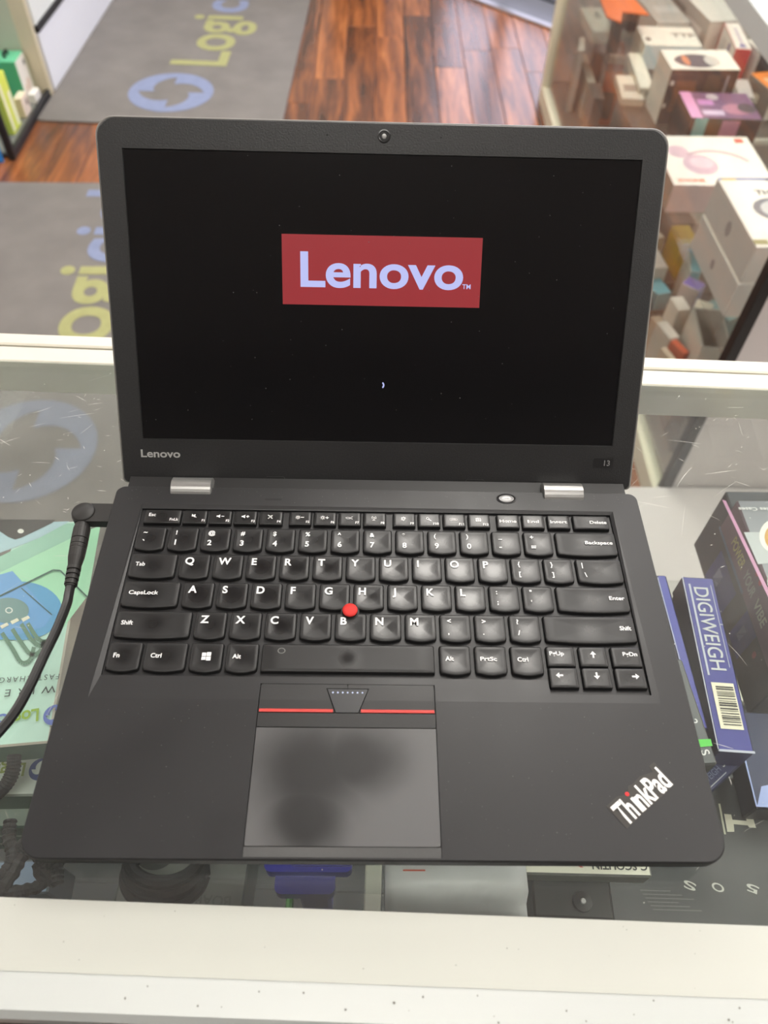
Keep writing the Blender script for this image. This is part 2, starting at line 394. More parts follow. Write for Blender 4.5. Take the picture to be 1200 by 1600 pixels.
def keymat(name, worn):
    m = pm(name, (20, 20, 21), .42, 0, .1, 900, .2, 2600, bdist=.00003); nt = m.node_tree; b = nt.nodes['Principled BSDF']
    tc = nt.nodes.new('ShaderNodeTexCoord'); ln = nt.nodes.new('ShaderNodeVectorMath'); ln.operation = 'LENGTH'
    nz = nt.nodes.new('ShaderNodeTexNoise'); nz.inputs['Scale'].default_value = 190; oi = nt.nodes.new('ShaderNodeObjectInfo')
    mu = nt.nodes.new('ShaderNodeVectorMath'); mu.operation = 'MULTIPLY'; mu.inputs[1].default_value = (1, 1, 0)
    nt.links.new(tc.outputs['Object'], mu.inputs[0]); nt.links.new(mu.outputs[0], ln.inputs[0])
    a = nt.nodes.new('ShaderNodeMath'); a.operation = 'MULTIPLY_ADD'; a.inputs[1].default_value = .0015; nt.links.new(nz.outputs['Fac'], a.inputs[0]); nt.links.new(ln.outputs['Value'], a.inputs[2])
    nt.links.new(tc.outputs['Object'], nz.inputs['Vector'])
    mr = nt.nodes.new('ShaderNodeMapRange'); mr.interpolation_type = 'SMOOTHSTEP'; mr.inputs[1].default_value = .001; mr.inputs[2].default_value = .0115; mr.inputs[3].default_value = .42-worn; mr.inputs[4].default_value = .44
    nt.links.new(a.outputs[0], mr.inputs[0]); nt.links.new(mr.outputs[0], b.inputs['Roughness']); return m
KEYM = keymat('key_plastic', .17); KEYW = keymat('key_plastic_worn', .29)
LEG = pm('legend_white', (232, 232, 232), .5, var=.03)
RED = pm('trackpoint_red', (206, 40, 36), .6, 0, .1, 3000, .5, 3000)
SIL = pm('hinge_silver', (170, 170, 168), .32, .75, scale=300, var=.06)

W2 = .1612; D = .2157
def loop(inset, z, rf=.0105, rb=.005): return [(x, y, z) for x, y in rrect(-W2+inset, W2-inset, inset, D-inset, (rf, rf, rb, rb), 7)]
# --- base shell with keyboard well and touchpad bay
def zs(y): return DZ - .0009*max(0, min(1, (y-.0765)/.013)) if y > .0765 else DZ
def build_base():
    V = []; F = []
    def add(p): V.append(tuple(p)); return len(V)-1
    lps = []
    for ins, z in ((.0006, DZ), (.0001, DZ-.0006), (0, DZ-.0015), (.0002, DZ-.008), (.003, DZ-.0125), (.009, DZ-.0155)):
        lps.append([add(p) for p in loop(ins, z)])
    n = len(lps[0])
    for a, b in zip(lps, lps[1:]):
        for i in range(n): F.append((a[i], b[i], b[(i+1) % n], a[(i+1) % n]))
    F.append(tuple(lps[-1])[::-1])
    # deck face with keyhole cut at x = -15 mm: outer loop runs ccw from bottom-left corner arc
    top = lps[0]; q = n//4       # arcs: bl 0..q-1, br q..2q-1, tr 2q..3q-1, tl 3q..
    X = -.015
    ob, ot = add((X, .0006, DZ)), add((X, D-.0006, DZ))
    h = dict(TL=(-.1437, .2020), BL=(-.1467, .0765), tl=(-.0602, .0765), tbl=(-.0602, .0014), tbr=(.0300, .0014), tr=(.0300, .0765), BR=(.1462, .0765), TR=(.1440, .2010))
    H = {k: add((x, y, DZ)) for k, (x, y) in h.items()}
    hb, ht = add((X, .0014, DZ)), add((X, .2015, DZ))
    left = [ob, hb, H['tbl'], H['tl'], H['BL'], H['TL'], ht, ot] + top[3*q:] + top[:q]
    right = [ob] + top[q:3*q] + [ot, ht, H['TR'], H['BR'], H['tr'], H['tbr'], hb]
    F.append(tuple(left)[::-1]); F.append(tuple(right))
    # slope in front of the keys
    S = {k: add((x, y, zs(y))) for k, (x, y) in dict(b1=(-.0602, .0857), b2=(.0300, .0857), R0=(.1424, .0812), R1=(.0900, .0812), R2=(.0893, .0893), L0=(-.1433, .0895)).items()}
    F.append((H['BL'], H['tl'], S['b1'], S['b2'], H['tr'], H['BR'], S['R0'], S['R1'], S['R2'], S['L0']))
    iTL, iTR = add((-.1429, .1990, DZ-.001)), add((.1420, .1990, DZ-.001))
    F.append((H['BL'], S['L0'], iTL, H['TL'])); F.append((H['TL'], iTL, iTR, H['TR'], ht)); F.append((H['TR'], iTR, S['R0'], H['BR']))
    rim = [S['L0'], S['R2'], S['R1'], S['R0'], iTR, iTL]
    WB = [add((V[i][0], V[i][1], DZ-.0024)) for i in rim]
    for i in range(6): F.append((rim[i], rim[(i+1) % 6], WB[(i+1) % 6], WB[i]))
    F.append(tuple(WB))
    # touchpad bay
    bay = [H['tbl'], hb, H['tbr'], H['tr'], S['b2'], S['b1'], H['tl']]
    BB = [add((V[i][0], V[i][1], DZ-.0024)) for i in bay]
    for i in range(7): F.append((bay[i], BB[i], BB[(i+1) % 7], bay[(i+1) % 7]))
    F.append(tuple(BB))
    return pyd('base', V, F)
me = build_base()
bm = bmesh.new(); bm.from_mesh(me); bmesh.ops.recalc_face_normals(bm, faces=bm.faces); bm.to_mesh(me); bm.free()
base = link('base', me, lap, DECK)
for x in (-.14, .14):
    for y in (.02, .19): link('rubber_foot', lathe('rubber_foot', [(.007, 0), (.0075, .001), (.0075, .0033)], 16), lap, pm('rubber', (20, 20, 20), .8), T(x, y, 0))

# --- keys
def key_mesh(w, d, smile):
    rt = .0011; rb = .0022 if smile else .0009; bulge = .0011 if smile else 0
    o = []
    hw, hd = w/2, d/2
    def arc(cx, cy, r, a0, n=4): return [(cx+r*math.cos(R(a0+90*k/n)), cy+r*math.sin(R(a0+90*k/n))) for k in range(n+1)]
    o += arc(-hw+rb, -hd+rb, rb, 180)
    if smile: o += [(-hw+rb+(w-2*rb)*k/8, -hd-bulge*(1-(2*k/8-1)**2)) for k in range(1, 8)]
    o += arc(hw-rb, -hd+rb, rb, 270) + arc(hw-rt, hd-rt, rt, 0) + arc(-hw+rt, hd-rt, rt, 90)
    n = len(o); V = []; F = []
    dish = .00045 if smile else .0001
    rings = [(0, 0), (.0001, .0014), (.0003, .0021), (.0006, .00245), (.0010, .0026)]
    for ins, z in rings: V += [(x*(hw-ins)/hw, y*(hd-ins)/hd, z) for x, y in o]
    for s in (.8, .6, .4, .2): V += [(x*(hw-.001)/hw*s, y*(hd-.001)/hd*s, .0026-dish*(1-s*s)) for x, y in o]
    L = len(rings)+4
    for i in range(L-1):
        for k in range(n): F.append((i*n+k, i*n+(k+1) % n, (i+1)*n+(k+1) % n, (i+1)*n+k))
    V.append((0, 0, .0026-dish)); c = len(V)-1
    for k in range(n): F.append(((L-1)*n+k, (L-1)*n+(k+1) % n, c))
    me = pyd('key', V, F)
    for p in me.polygons: p.use_smooth = True
    return me
KM = {}
KZ = DZ-.0024
def add_key(x0, x1, ytop, d, legends, smile=True, worn=False):
    """legends: list of (text or polys, x from left, y from top of cap top, cap height, align, width)"""
    w_ = x1-x0; k = (round(w_, 5), round(d, 5), smile, worn)
    if k not in KM:
        KM[k] = key_mesh(w_, d, smile); KM[k].materials.append(KEYW if worn else KEYM)
    o = bpy.data.objects.new('key', KM[k]); COL.objects.link(o); o.parent = lap
    o.location = ((x0+x1)/2, ytop-d/2, KZ)
    lz = .00268 if not smile else .0027
    for lg in legends:
        s, lx, ly, hgt = lg[:4]; hgt *= 1.14
        al = lg[4] if len(lg) > 4 else 'LEFT'; wd = lg[5]*1.08 if len(lg) > 5 else None
        px = -w_/2+lx if al == 'LEFT' else (w_/2-lx if al == 'RIGHT' else lx)
        if isinstance(s, str): text(s, hgt, LEG, o, T(px, d/2-ly-hgt, lz), .04 if len(s) == 1 else .026, al, wd, 'legend')
        else: link('legend', flat('legend', [[(x*mm, y*mm) for x, y in p] for p in s]), o, LEG, T(px, d/2-ly, lz))
    return o
u = .01905; kx = -.1424; ky = .1847; kw = .0173; kd = .0164
def row(r, start, items):
    x = start
    for it in items:
        n, lg = it[0], it[1]; worn = len(it) > 2
        add_key(kx+x*u+.0002, kx+(x+n)*u-.0016, ky-r*u, kd, lg, True, worn); x += n
num = [('~', '`'), ('!', '1'), ('@', '2'), ('#', '3'), ('$', '4'), ('%', '5'), ('^', '6'), ('&', '7'), ('*', '8'), ('(', '9'), (')', '0'), ('_', '-'), ('+', '=')]
row(0, 0, [(1, [(a, .0040, .0026, .0026), (b, .0042, .0092, .0033)]) for a, b in num] + [(2, [('Backspace', .0024, .0062, .0021, 'RIGHT', .0152)])])
def let(c, worn=0): return (1, [(c, .0030, .0026, .0041)]) + ((1,) if worn else ())
def two(a, b): return (1, [(a, .0042, .0028, .0026), (b, .0044, .0095, .0026)])
row(1, 0, [(1.5, [('Tab', .0036, .0062, .0023)])]+[let(c, c in 'ERTUIOP') for c in 'QWERTYUIOP']+[two('{', '['), two('}', ']'), (1.5, [('|', .0034, .0028, .0026), ('\\', .0042, .0095, .0026)])])
row(2, 0, [(1.75, [('CapsLock', .0036, .0062, .0022, 'LEFT', .0152)])]+[let(c, c in 'ASDHJKL') for c in 'ASDFGHJKL']+[two(':', ';'), two('"', "'"), (2.25, [('Enter', .0026, .0062, .0022, 'RIGHT', .0080)])])
row(3, 0, [(2.25, [('Shift', .0034, .0062, .0023)])]+[let(c, c in 'CNM') for c in 'ZXCVBNM']+[two('<', ','), two('>', '.'), two('?', '/'), (2.75, [('Shift', .0026, .0062, .0023, 'RIGHT')])])
yb4 = ky-4*u; bd = .0166
winl = [rectp(-2.3, -.15, .1, 2.1), rectp(.15, 2.5, .15, 2.4), rectp(-2.3, -.15, -2.1, -.2), rectp(.15, 2.5, -2.4, -.15)]
for x0, x1, lg, wn in ((-.1422, -.1244, [('Fn', .0034, .0066, .0024)], 0), (-.1229, -.1005, [('Ctrl', .0036, .0066, .0023)], 0), (-.0989, -.0815, [(winl, 0, .0082, 0, 'CENTER')], 0), (-.0800, -.0628, [('Alt', .0036, .0066, .0023)], 0),
                       (.0330, .0498, [('Alt', .0032, .0066, .0023)], 0), (.0518, .0690, [('PrtSc', .0030, .0066, .0021, 'LEFT', .0082)], 0), (.0710, .0884, [('Ctrl', .0036, .0066, .0023)], 0)):
    add_key(x0, x1, yb4, bd, lg, True)
add_key(-.0612, .0306, yb4, bd, [], False, True)
def arrow(a):
    sh = [[(-.45, -1.9), (.45, -1.9), (.45, .3), (-.45, .3)], [(-1.6, .1), (1.6, .1), (0, 2.0)]]; c, s = math.cos(R(a)), math.sin(R(a))
    return [[(x*c-y*s, x*s+y*c) for x, y in p] for p in sh]
for x0, x1, a, b in ((.0903, .1058, [('PgUp', .0018, .0032, .0021, 'LEFT', .0072)], [(arrow(90), -.0022, .0048, 0, 'CENTER')]),
                     (.1078, .1232, [(arrow(0), 0, .0050, 0, 'CENTER')], [(arrow(180), 0, .0048, 0, 'CENTER')]),
                     (.1252, .1415, [('PgDn', .0022, .0032, .0021, 'RIGHT', .0072)], [(arrow(-90), .0026, .0050, 0, 'CENTER')])):
    add_key(x0, x1, .1088, .0122, a, False); add_key(x0, x1, .0964, .0120, b, False)
# function row with small icons (units mm)
spk = [[(-2, -.5), (-1.1, -.5), (-1.1, .5), (-2, .5)], [(-1.1, -.5), (.1, -1.3), (.1, 1.3), (-1.1, .5)]]
minus = [rectp(.8, 2.6, -.25, .25)]; plus = minus+[rectp(1.45, 1.95, -.9, .9)]
def bar(x0, y0, x1, y1, h=.2):
    d = Vector((x1-x0, y1-y0)).normalized(); n = Vector((-d.y, d.x))*h; return [(x0+n.x, y0+n.y), (x0-n.x, y0-n.y), (x1-n.x, y1-n.y), (x1+n.x, y1+n.y)]
sun = ringp(-1, 0, .5, .85, 14)+[bar(-1+1.05*math.cos(k*math.pi/4), 1.05*math.sin(k*math.pi/4), -1+1.6*math.cos(k*math.pi/4), 1.6*math.sin(k*math.pi/4), .14) for k in range(8)]
mute = spk+[bar(-2.1, 1.2, .9, -1.2, .2)]
mic = [bar(-1.5, 1.4, 1.3, -1.3, .25), bar(-1.3, -1.3, 1.2, 1.2, .2), circ(.2, .2, .7, 10)]
proj = [rectp(-2, .8, -.7, -.4), rectp(-2, .8, .4, .7), rectp(-2, -1.7, -.7, .7), rectp(.5, .8, -.7, .7), bar(1.1, .3, 2.2, 1.1, .15), bar(1.1, -.3, 2.2, -.9, .15)]
wifi = [rectp(-.2, .2, -1.4, .4), circ(0, .5, .5, 10)]+ringp(0, .5, 1.1, 1.4, 8, -50, 50)+ringp(0, .5, 1.1, 1.4, 8, 130, 230)+[bar(-.9, -1.4, .9, -1.4, .2)]
gear = ringp(0, 0, .5, 1.0, 14)+[bar(.9*math.cos(k*math.pi/4), .9*math.sin(k*math.pi/4), 1.5*math.cos(k*math.pi/4), 1.5*math.sin(k*math.pi/4), .3) for k in range(8)]
lens = ringp(-.4, .5, .6, .95, 14)+[bar(.2, -.2, 1.6, -1.3, .25)]
kbd = [rectp(-2.3, 2.3, -.9, -.6), rectp(-2.3, 2.3, .6, .9), rectp(-2.3, -2, -.9, .9), rectp(2, 2.3, -.9, .9), rectp(-1.6, 1.6, -.3, -.05), rectp(-1.6, 1.6, .12, .35)]
grid = [rectp(-1.6+i*1.15, -.7+i*1.15, -1.2+j*.9, -.5+j*.9) for i in range(3) for j in range(3)]
FR = [(-.1405, -.1181, None), (-.1172, -.1026, mute), (-.1015, -.0878, spk+minus), (-.0866, -.0727, spk+plus), (-.0716, -.0572, mic), (-.0537, -.0400, sun+minus), (-.0389, -.0250, sun+plus), (-.0240, -.0102, proj), (-.0091, .0050, wifi),
      (.0088, .0227, gear), (.0239, .0377, lens), (.0391, .0529, kbd), (.0543, .0678, grid), (.0716, .0856, 'Home'), (.0870, .1008, 'End'), (.1024, .1164, 'Insert'), (.1180, .1400, 'Delete')]
for i, (x0, x1, ic) in enumerate(FR):
    ft, fd = .1978, .0106
    if ic is None: lg = [('Esc', .0030, .0030, .0021), ('FnLk', .0014, .0066, .0017, 'RIGHT')]
    elif isinstance(ic, str): lg = [(ic, 0 if ic != 'Delete' else .0016, .0042, .0020, 'CENTER' if ic != 'Delete' else 'RIGHT', {'Home': .0094, 'End': .0064, 'Insert': .0094, 'Delete': .0094}[ic])]
    else: lg = [(ic, -.0004 if i != 1 else 0, .0048, 0, 'CENTER'), ('F%d' % i, .0012, .0072, .0015, 'RIGHT')]
    add_key(x0, x1, ft, fd, lg, False)
# --- pointing stick
o = link('pointing_stick_collar', lathe('collar', [(.0052, 0), (.0052, .0024), (.0048, .0027), (.0030, .0027)], 24), lap, pm('collar_black', (14, 14, 15), .5), T(-.0151, .1284, KZ))
me = lathe('pointing_stick', [(.0030, 0), (.0030, .0028), (.0040, .0036), (.0042, .0044), (.0038, .0050), (.0028, .0054), (.0012, .0056)], 24)
link('pointing_stick', me, lap, RED, T(-.0151, .1284, KZ), True)['label'] = 'red rubber pointing stick cap'

# --- touchpad cluster
def slab(name, pts, mat, dz=0.0, parent=lap):
    return link(name, prism(name, pts, lambda x, y: zs(y)-.0022, lambda x, y: zs(y)+dz), parent, mat)
def clickbtn(side):
    s = 1 if side < 0 else -1; m = lambda x: (-.0151+s*(x+.0151))
    a = [(m(-.0596), .0700), (m(-.0214), .0700), (m(-.0238), .0765), (m(-.0596), .0765)]
    b = [(m(-.0596), .0765), (m(-.0238), .0765), (m(-.0261), .0832), (m(-.0153), .0832), (m(-.0153), .0854), (m(-.0596), .0854)]
    if s < 0: a.reverse(); b.reverse()
    V = []; F = []
    for poly in (a, b):
        n = len(poly); st = len(V); V += [(x, y, zs(y)-.0022) for x, y in poly]+[(x, y, zs(y)+.0001) for x, y in poly]
        F += [tuple(range(st, st+n))[::-1], tuple(range(st+n, st+2*n))]+[(st+i, st+(i+1) % n, st+n+(i+1) % n, st+n+i) for i in range(n)]
    bt = link('click_button', pyd('click_button', V, F), lap, plastic('button_plastic', (28, 28, 29), .45, .6, 1800))
    xs = sorted((m(-.0594), m(-.0222))); h = .00055
    link('red_stripe', pyd('red_stripe', [(x, y, DZ+z) for x in xs for y, z in ((.0700, -.001), (.0700, h*.5), (.0706, h), (.0714, h), (.0718, 0))],
         [(0, 1, 6, 5), (1, 2, 7, 6), (2, 3, 8, 7), (3, 4, 9, 8), (0, 4, 3, 2, 1), (5, 6, 7, 8, 9)]), bt, pm('stripe_red', (196, 58, 52), .45))['label'] = 'red stripe along the button edge'
clickbtn(-1); clickbtn(1)
mid = slab('middle_button', [(-.0207, .0699), (-.0094, .0699), (-.0046, .0827), (-.0255, .0827)], plastic('mid_plastic', (36, 37, 40), .35), .0004)
for k in range(7): link('dot', flat('dot', [circ(0, 0, .00048, 12)]), mid, pm('dot_blue', (176, 188, 222), .5), T(-.02255+k*.00252, .0807, zs(.0807)+.00048))
slab('pad_bar', rectp(-.0598, .0296, .0623, .0696), plastic('button_plastic', (28, 28, 29), .45), 0)
def padmat():
    m = plastic('touchpad_surface', (56, 56, 57), .42, .15, 3000); nt = m.node_tree; b = nt.nodes['Principled BSDF']
    tc = nt.nodes.new('ShaderNodeTexCoord'); cols = []
    tot = None
    nz = nt.nodes.new('ShaderNodeTexNoise'); nz.inputs['Scale'].default_value = 38; nt.links.new(tc.outputs['Object'], nz.inputs['Vector'])
    wob = nt.nodes.new('ShaderNodeVectorMath'); wob.operation = 'MULTIPLY_ADD'; wob.inputs[1].default_value = (.010, .010, 0); nt.links.new(nz.outputs['Color'], wob.inputs[0]); nt.links.new(tc.outputs['Object'], wob.inputs[2])
    for (cx, cy, rx, ry) in ((-.031, .042, .033, .028), (-.010, .046, .029, .020), (-.033, .020, .021, .022)):     # greasy worn patches
        sb = nt.nodes.new('ShaderNodeVectorMath'); sb.operation = 'SUBTRACT'; sb.inputs[1].default_value = (cx+.005, cy+.005, DZ)
        ml = nt.nodes.new('ShaderNodeVectorMath'); ml.operation = 'MULTIPLY'; ml.inputs[1].default_value = (1/rx, 1/ry, 0)
        ln = nt.nodes.new('ShaderNodeVectorMath'); ln.operation = 'LENGTH'
        nt.links.new(wob.outputs[0], sb.inputs[0]); nt.links.new(sb.outputs[0], ml.inputs[0]); nt.links.new(ml.outputs[0], ln.inputs[0])
        mr = nt.nodes.new('ShaderNodeMapRange'); mr.interpolation_type = 'SMOOTHSTEP'; mr.inputs[1].default_value = .30; mr.inputs[2].default_value = 1.30; mr.inputs[3].default_value = 1; mr.inputs[4].default_value = 0
        nt.links.new(ln.outputs['Value'], mr.inputs[0])
        if tot is None: tot = mr.outputs[0]
        else:
            mxn = nt.nodes.new('ShaderNodeMath'); mxn.operation = 'MAXIMUM'; nt.links.new(tot, mxn.inputs[0]); nt.links.new(mr.outputs[0], mxn.inputs[1]); tot = mxn.outputs[0]
    mx = nt.nodes.new('ShaderNodeMix'); mx.data_type = 'RGBA'; mx.inputs[6].default_value = lin((84, 84, 85))+(1,); mx.inputs[7].default_value = lin((24, 24, 25))+(1,)
    nt.links.new(tot, mx.inputs[0]); nt.links.new(mx.outputs[2], b.inputs['Base Color']); return m
slab('touchpad', rrect(-.0598, .0296, .0062, .0619, (.001, .001, .0004, .0004), 3), padmat(), -.0001)['label'] = 'dark grey touchpad with a greasy dark worn patch'
link('front_lip', pyd('front_lip', [(x, y, DZ+z) for x in (-.0600, .0298) for y, z in ((.0014, -.0022), (.0014, -.0008), (.0058, .0001), (.0058, -.0022))],
     [(0, 1, 5, 4), (1, 2, 6, 5), (2, 3, 7, 6), (0, 3, 2, 1), (4, 5, 6, 7)]), lap, plastic('lip_plastic', (58, 58, 58), .45))
# --- maker lettering, power button, wear marks
WPL = pm('badge_white', (226, 226, 224), .4, var=.03)
bp0 = Vector((.1166, .0156)); ba = math.atan2(.0353-.0153, .1433-.1168)
Mb = T(bp0.x, bp0.y, DZ) @ RZ(ba)
bd_ = link('badge', prism('badge', [(-.0006, -.0006), (.0334, -.0006), (.0338, .0128), (.0302, .0128), (.0296, .0098), (.0228, .0122), (.0172, .0118), (.0150, .0124), (.0118, .0100), (.0064, .0122), (-.0008, .0122)], 0, .0002), lap, pm('badge_dark', (62, 60, 58), .4, .5), Mb)
text('Th nkPad', .0108, WPL, bd_, T(.0002, .0002, .00035), .035, width=.0325)
text('l', .0078, WPL, bd_, T(.0109, .0002, .00035), .035)
link('red_dot', flat('red_dot', [circ(.0114, .0101, .0010, 16)]), bd_, pm('dot_red', (214, 30, 36), .4), T(0, 0, .0004))
pb = link('power_button', lathe('power_button', [(.0062, 0), (.0062, .0003), (.0055, .0005), (.0049, -.0002)], 28), lap, pm('power_ring', (40, 40, 42), .35), T(.0793, .2098, DZ) @ Matrix.Diagonal((1, .62, 1, 1)))
link('cap', lathe('cap', [(.0048, 0), (.0046, .0004), (.003, .0006)], 28), pb, pm('power_cap', (120, 120, 120), .35, .6), T(0, 0, 0)); link('power_light', flat('power_light', [rectp(-.0020, .0020, -.0004, .0004)]), pb, pm('power_led', (240, 240, 240), .4), T(0, 0, .0008))
for x in (-.0643,): link('port_mark', flat('port_mark', [rrect(-.0052, .0052, -.0007, .0007, .0006, 3)]), lap, pm('mark_dark', (18, 18, 18), .6), T(x, .2065, DZ+.0002))
rs = random.Random(21); polys = []
for k in range(260):
    x = rs.uniform(-.157, .157); y = rs.choice([rs.uniform(.004, .074), rs.uniform(.004, .074), rs.uniform(.2035, .213)])
    if -.062 < x < .032 and y < .1 : continue
    r = rs.uniform(.00008, .00020); polys.append([(x+r*math.cos(a*1.05)*rs.uniform(.5, 1.4), y+r*math.sin(a*1.05)) for a in range(6)])
link('dust', flat('dust', polys), lap, pm('dust_deck', (104, 103, 100), .8), T(0, 0, DZ+.00015))['kind'] = 'stuff'
link('worn_mark', flat('worn_mark', ringp(-.0508, .1040, .0016, .0021, 14, 0, 360, .8)), lap, pm('worn_mark', (110, 110, 108), .5), T(0, 0, KZ+.00275))
# --- hinges
for x in (-.1154, .1152):
    hg = lathe('hinge', [(.0072, -.0125), (.0080, -.0121), (.0080, .0121), (.0072, .0125)], 32)
    link('hinge', hg, lap, SIL, T(x, .2165, .0140) @ RY(R(90)), False)['label'] = 'silver hinge barrel'
link('hinge_spine', prism('hinge_spine', rectp(-.1560, .1560, .2150, .2262), .0035, .0150), lap, pm('spine_black', (16, 16, 17), .5))
# --- lid
LA = R(53.96); LM = T(0, .22521, DZ-.00765) @ RX(LA)
OUT = rrect(-.1608, .1608, 0, .2095, (.003, .003, .0105, .0105), 7)
WIN = (-.1474, .1474, .02766, .19366)
def ringsolid():
    V = []; F = []; x0, x1, y0, y1 = WIN
    add = lambda *p: (V.append(p), len(V)-1)[1]
    o = [add(x, y, -.0004) for x, y in OUT]; oi = [add(x*.9965, (y-.105)*.9955+.105, 0) for x, y in OUT]; ob = [add(x, y, -.0018) for x, y in OUT]
    n = len(o); q = n//4
    for A, B in ((oi, o), (o, ob)):
        for i in range(n): F.append((A[i], B[i], B[(i+1) % n], A[(i+1) % n]))
    h = [add(x0, y0, 0), add(x1, y0, 0), add(x1, y1, 0), add(x0, y1, 0)]; hb = [add(x0+.0004, y0+.0004, -.0011), add(x1-.0004, y0+.0004, -.0011), add(x1-.0004, y1-.0004, -.0011), add(x0+.0004, y1-.0004, -.0011)]
    yb_, yt_ = min(V[i][1] for i in oi), max(V[i][1] for i in oi)
    mb, mt, kb, kt = add(0, yb_, 0), add(0, yt_, 0), add(0, y0, 0), add(0, y1, 0)
    F.append(tuple([mb]+oi[q:3*q]+[mt, kt, h[2], h[1], kb])); F.append(tuple([mb, kb, h[0], h[3], kt, mt]+oi[3*q:]+oi[:q]))
    for i in range(4): F.append((h[i], h[(i+1) % 4], hb[(i+1) % 4], hb[i]))
    return pyd('bezel', V, F)
me = ringsolid(); bm = bmesh.new(); bm.from_mesh(me); bmesh.ops.recalc_face_normals(bm, faces=bm.faces); bm.to_mesh(me); bm.free()
bez = link('bezel', me, lap, BEZ, LM)
bm = bmesh.new(); rows = []
for k, z in ((1.005, -.0016), (1.0095, -.0024), (1.009, -.0045), (1.0, -.0064), (.985, -.0072)):
    rows.append([bm.verts.new((x*k, (y-.103)*k+.103, z)) for x, y in OUT])
for a, b in zip(rows, rows[1:]):
    for i in range(len(a)): bm.faces.new((a[i], a[(i+1) % len(a)], b[(i+1) % len(a)], b[i]))
bm.faces.new(rows[0]); bm.faces.new(rows[-1][::-1])
link('lid_cover', bm_mesh('lid_cover', bm), lap, SHELL, LM)
SCRM = pm('screen_black', (9, 9, 11), .16, var=.2, spec=.5)
scr = link('screen', prism('screen', rectp(WIN[0]+.0002, WIN[1]-.0002, WIN[2]+.0002, WIN[3]-.0002), -.0016, -.0010), lap, SCRM, LM)
link('logo_field', flat('logo_field', [rectp(-.0587, .0587, .1105, .1500)]), scr, emis('screen_red', (160, 30, 40), .85), T(0, 0, -.00095))
WTXT = emis('screen_white', (190, 196, 248), .95)
text('Lenovo', .0201, WTXT, scr, T(-.0480, .1212, -.0009), .03, width=.0962)
text('TM', .0028, WTXT, scr, T(.0479, .1212, -.0009), .02, width=.0050)
link('spinner', flat('spinner', ringp(.0005, .0635, .0014, .0023, 8, -55, 55)), scr, WTXT, T(0, 0, -.0009))
rs = random.Random(3); polys = []
for k in range(70):
    x = rs.uniform(-.145, .145); y = rs.uniform(.03, .192); r = rs.uniform(.00012, .00032); polys.append([(x+r*math.cos(a*1.05)*rs.uniform(.5, 1.4), y+r*math.sin(a*1.05)) for a in range(6)])
link('dust', flat('dust', polys), scr, pm('dust_grey', (120, 120, 118), .8), T(0, 0, -.00093))['kind'] = 'stuff'
wc = link('webcam', lathe('webcam', [(.0036, 0), (.0036, .0002), (.0030, .0003), (.0026, .0001)], 24), bez, pm('webcam_black', (30, 30, 31), .25), T(0, .2027, 0))
link('lens', lathe('lens', [(.0014, 0), (.0012, .0004), (.0005, .0005)], 16), wc, pm('lens_grey', (150, 150, 148), .2), T(0, 0, .0001))
for x in (-.0320, .0320): link('microphone_hole', flat('microphone_hole', [circ(0, 0, .0005, 10)]), bez, pm('hole_black', (4, 4, 4), .8), T(x, .2027, .0001))
text('Lenovo', .0049, pm('bezel_print', (158, 158, 156), .5), bez, T(-.1490, .0163, .00015), .03, width=.0245)
b13 = link('model_badge', prism('model_badge', rrect(.1360, .1487, .0140, .0202, .0004, 2), 0, .0002), bez, pm('badge13', (26, 26, 27), .3))
text('13', .0036, pm('badge13_print', (118, 118, 118), .4), b13, T(.1448, .0153, .00035), .02, 'CENTER')
for x in (-.0652, .0617):
    link('rubber_bumper', prism('rubber_bumper', rrect(x-.006, x+.006, .0024, .0049, .0012, 4), 0, .0009), bez, pm('bumper', (20, 20, 20), .5))

# ================================================================== CHARGING CABLE
CB = plastic('plug_plastic', (34, 33, 32), .5)
ch = empty('charging_cable', 'black charging cable with angled adapter plug running off the laptop side', 'cable', (-.1805, .2000, 0))
L = T(.1805, -.2000, 0)
link('adapter_arm', prism('adapter_arm', [(x+.1805, y-.2000) for x, y in rrect(-.1862, -.1612, .1925, .2062, (.004, .001, .001, .006), 5)], .0065, .0125), ch, CB)
link('knuckle', lathe('knuckle', [(.0066, .0065), (.0070, .0075), (.0070, .0128), (.0062, .0137)], 28), ch, CB, T(.0005, -.0005, 0), True)
pd = Vector((.0018, -.0440, -.004)); an = math.atan2(pd.y, pd.x)
prof = [(.0038, 0), (.0044, .003), (.0050, .0065), (.0050, .0135), (.0046, .0138), (.0046, .0144), (.0050, .0147), (.0050, .0175), (.0047, .0178), (.0047, .0183), (.0050, .0186), (.0049, .020), (.0047, .0205), (.0049, .021), (.0047, .026), (.0036, .033)]
ax = pd.normalized(); Mp = Vector((0, 0, 1)).rotation_difference(ax).to_matrix().to_4x4()
link('barrel', lathe('barrel', prof, 24), ch, CB, T(.0005, -.004, .0086) @ Mp)
bm = bmesh.new()
pr2 = []
for k in range(4): pr2 += [(.0040-.0001*k, .0325+k*.0032), (.0040-.0001*k, .0345+k*.0032), (.0031, .0346+k*.0032), (.0031, .0356+k*.0032)]
link('strain_relief', lathe('strain_relief', pr2, 20), ch, CB, T(.0005, -.004, .0086) @ Mp)
e0 = Vector((-.1805+.0005, .2-.004, .0086)) + ax*.0445
pts = [e0, e0+ax*.006, P(104, 945, .004), P(88, 985, .0032), P(70, 1022, .0030), P(45, 1075, .0030), P(18, 1120, .0030), P(-30, 1175, .0030), P(-90, 1245, .0030), P(-150, 1330, .0030)]
link('cord', tube('cord', [p-Vector((-.1805, .2, 0)) for p in pts], .0027, 12, 8), ch, pm('cord_rubber', (26, 26, 27), .35))

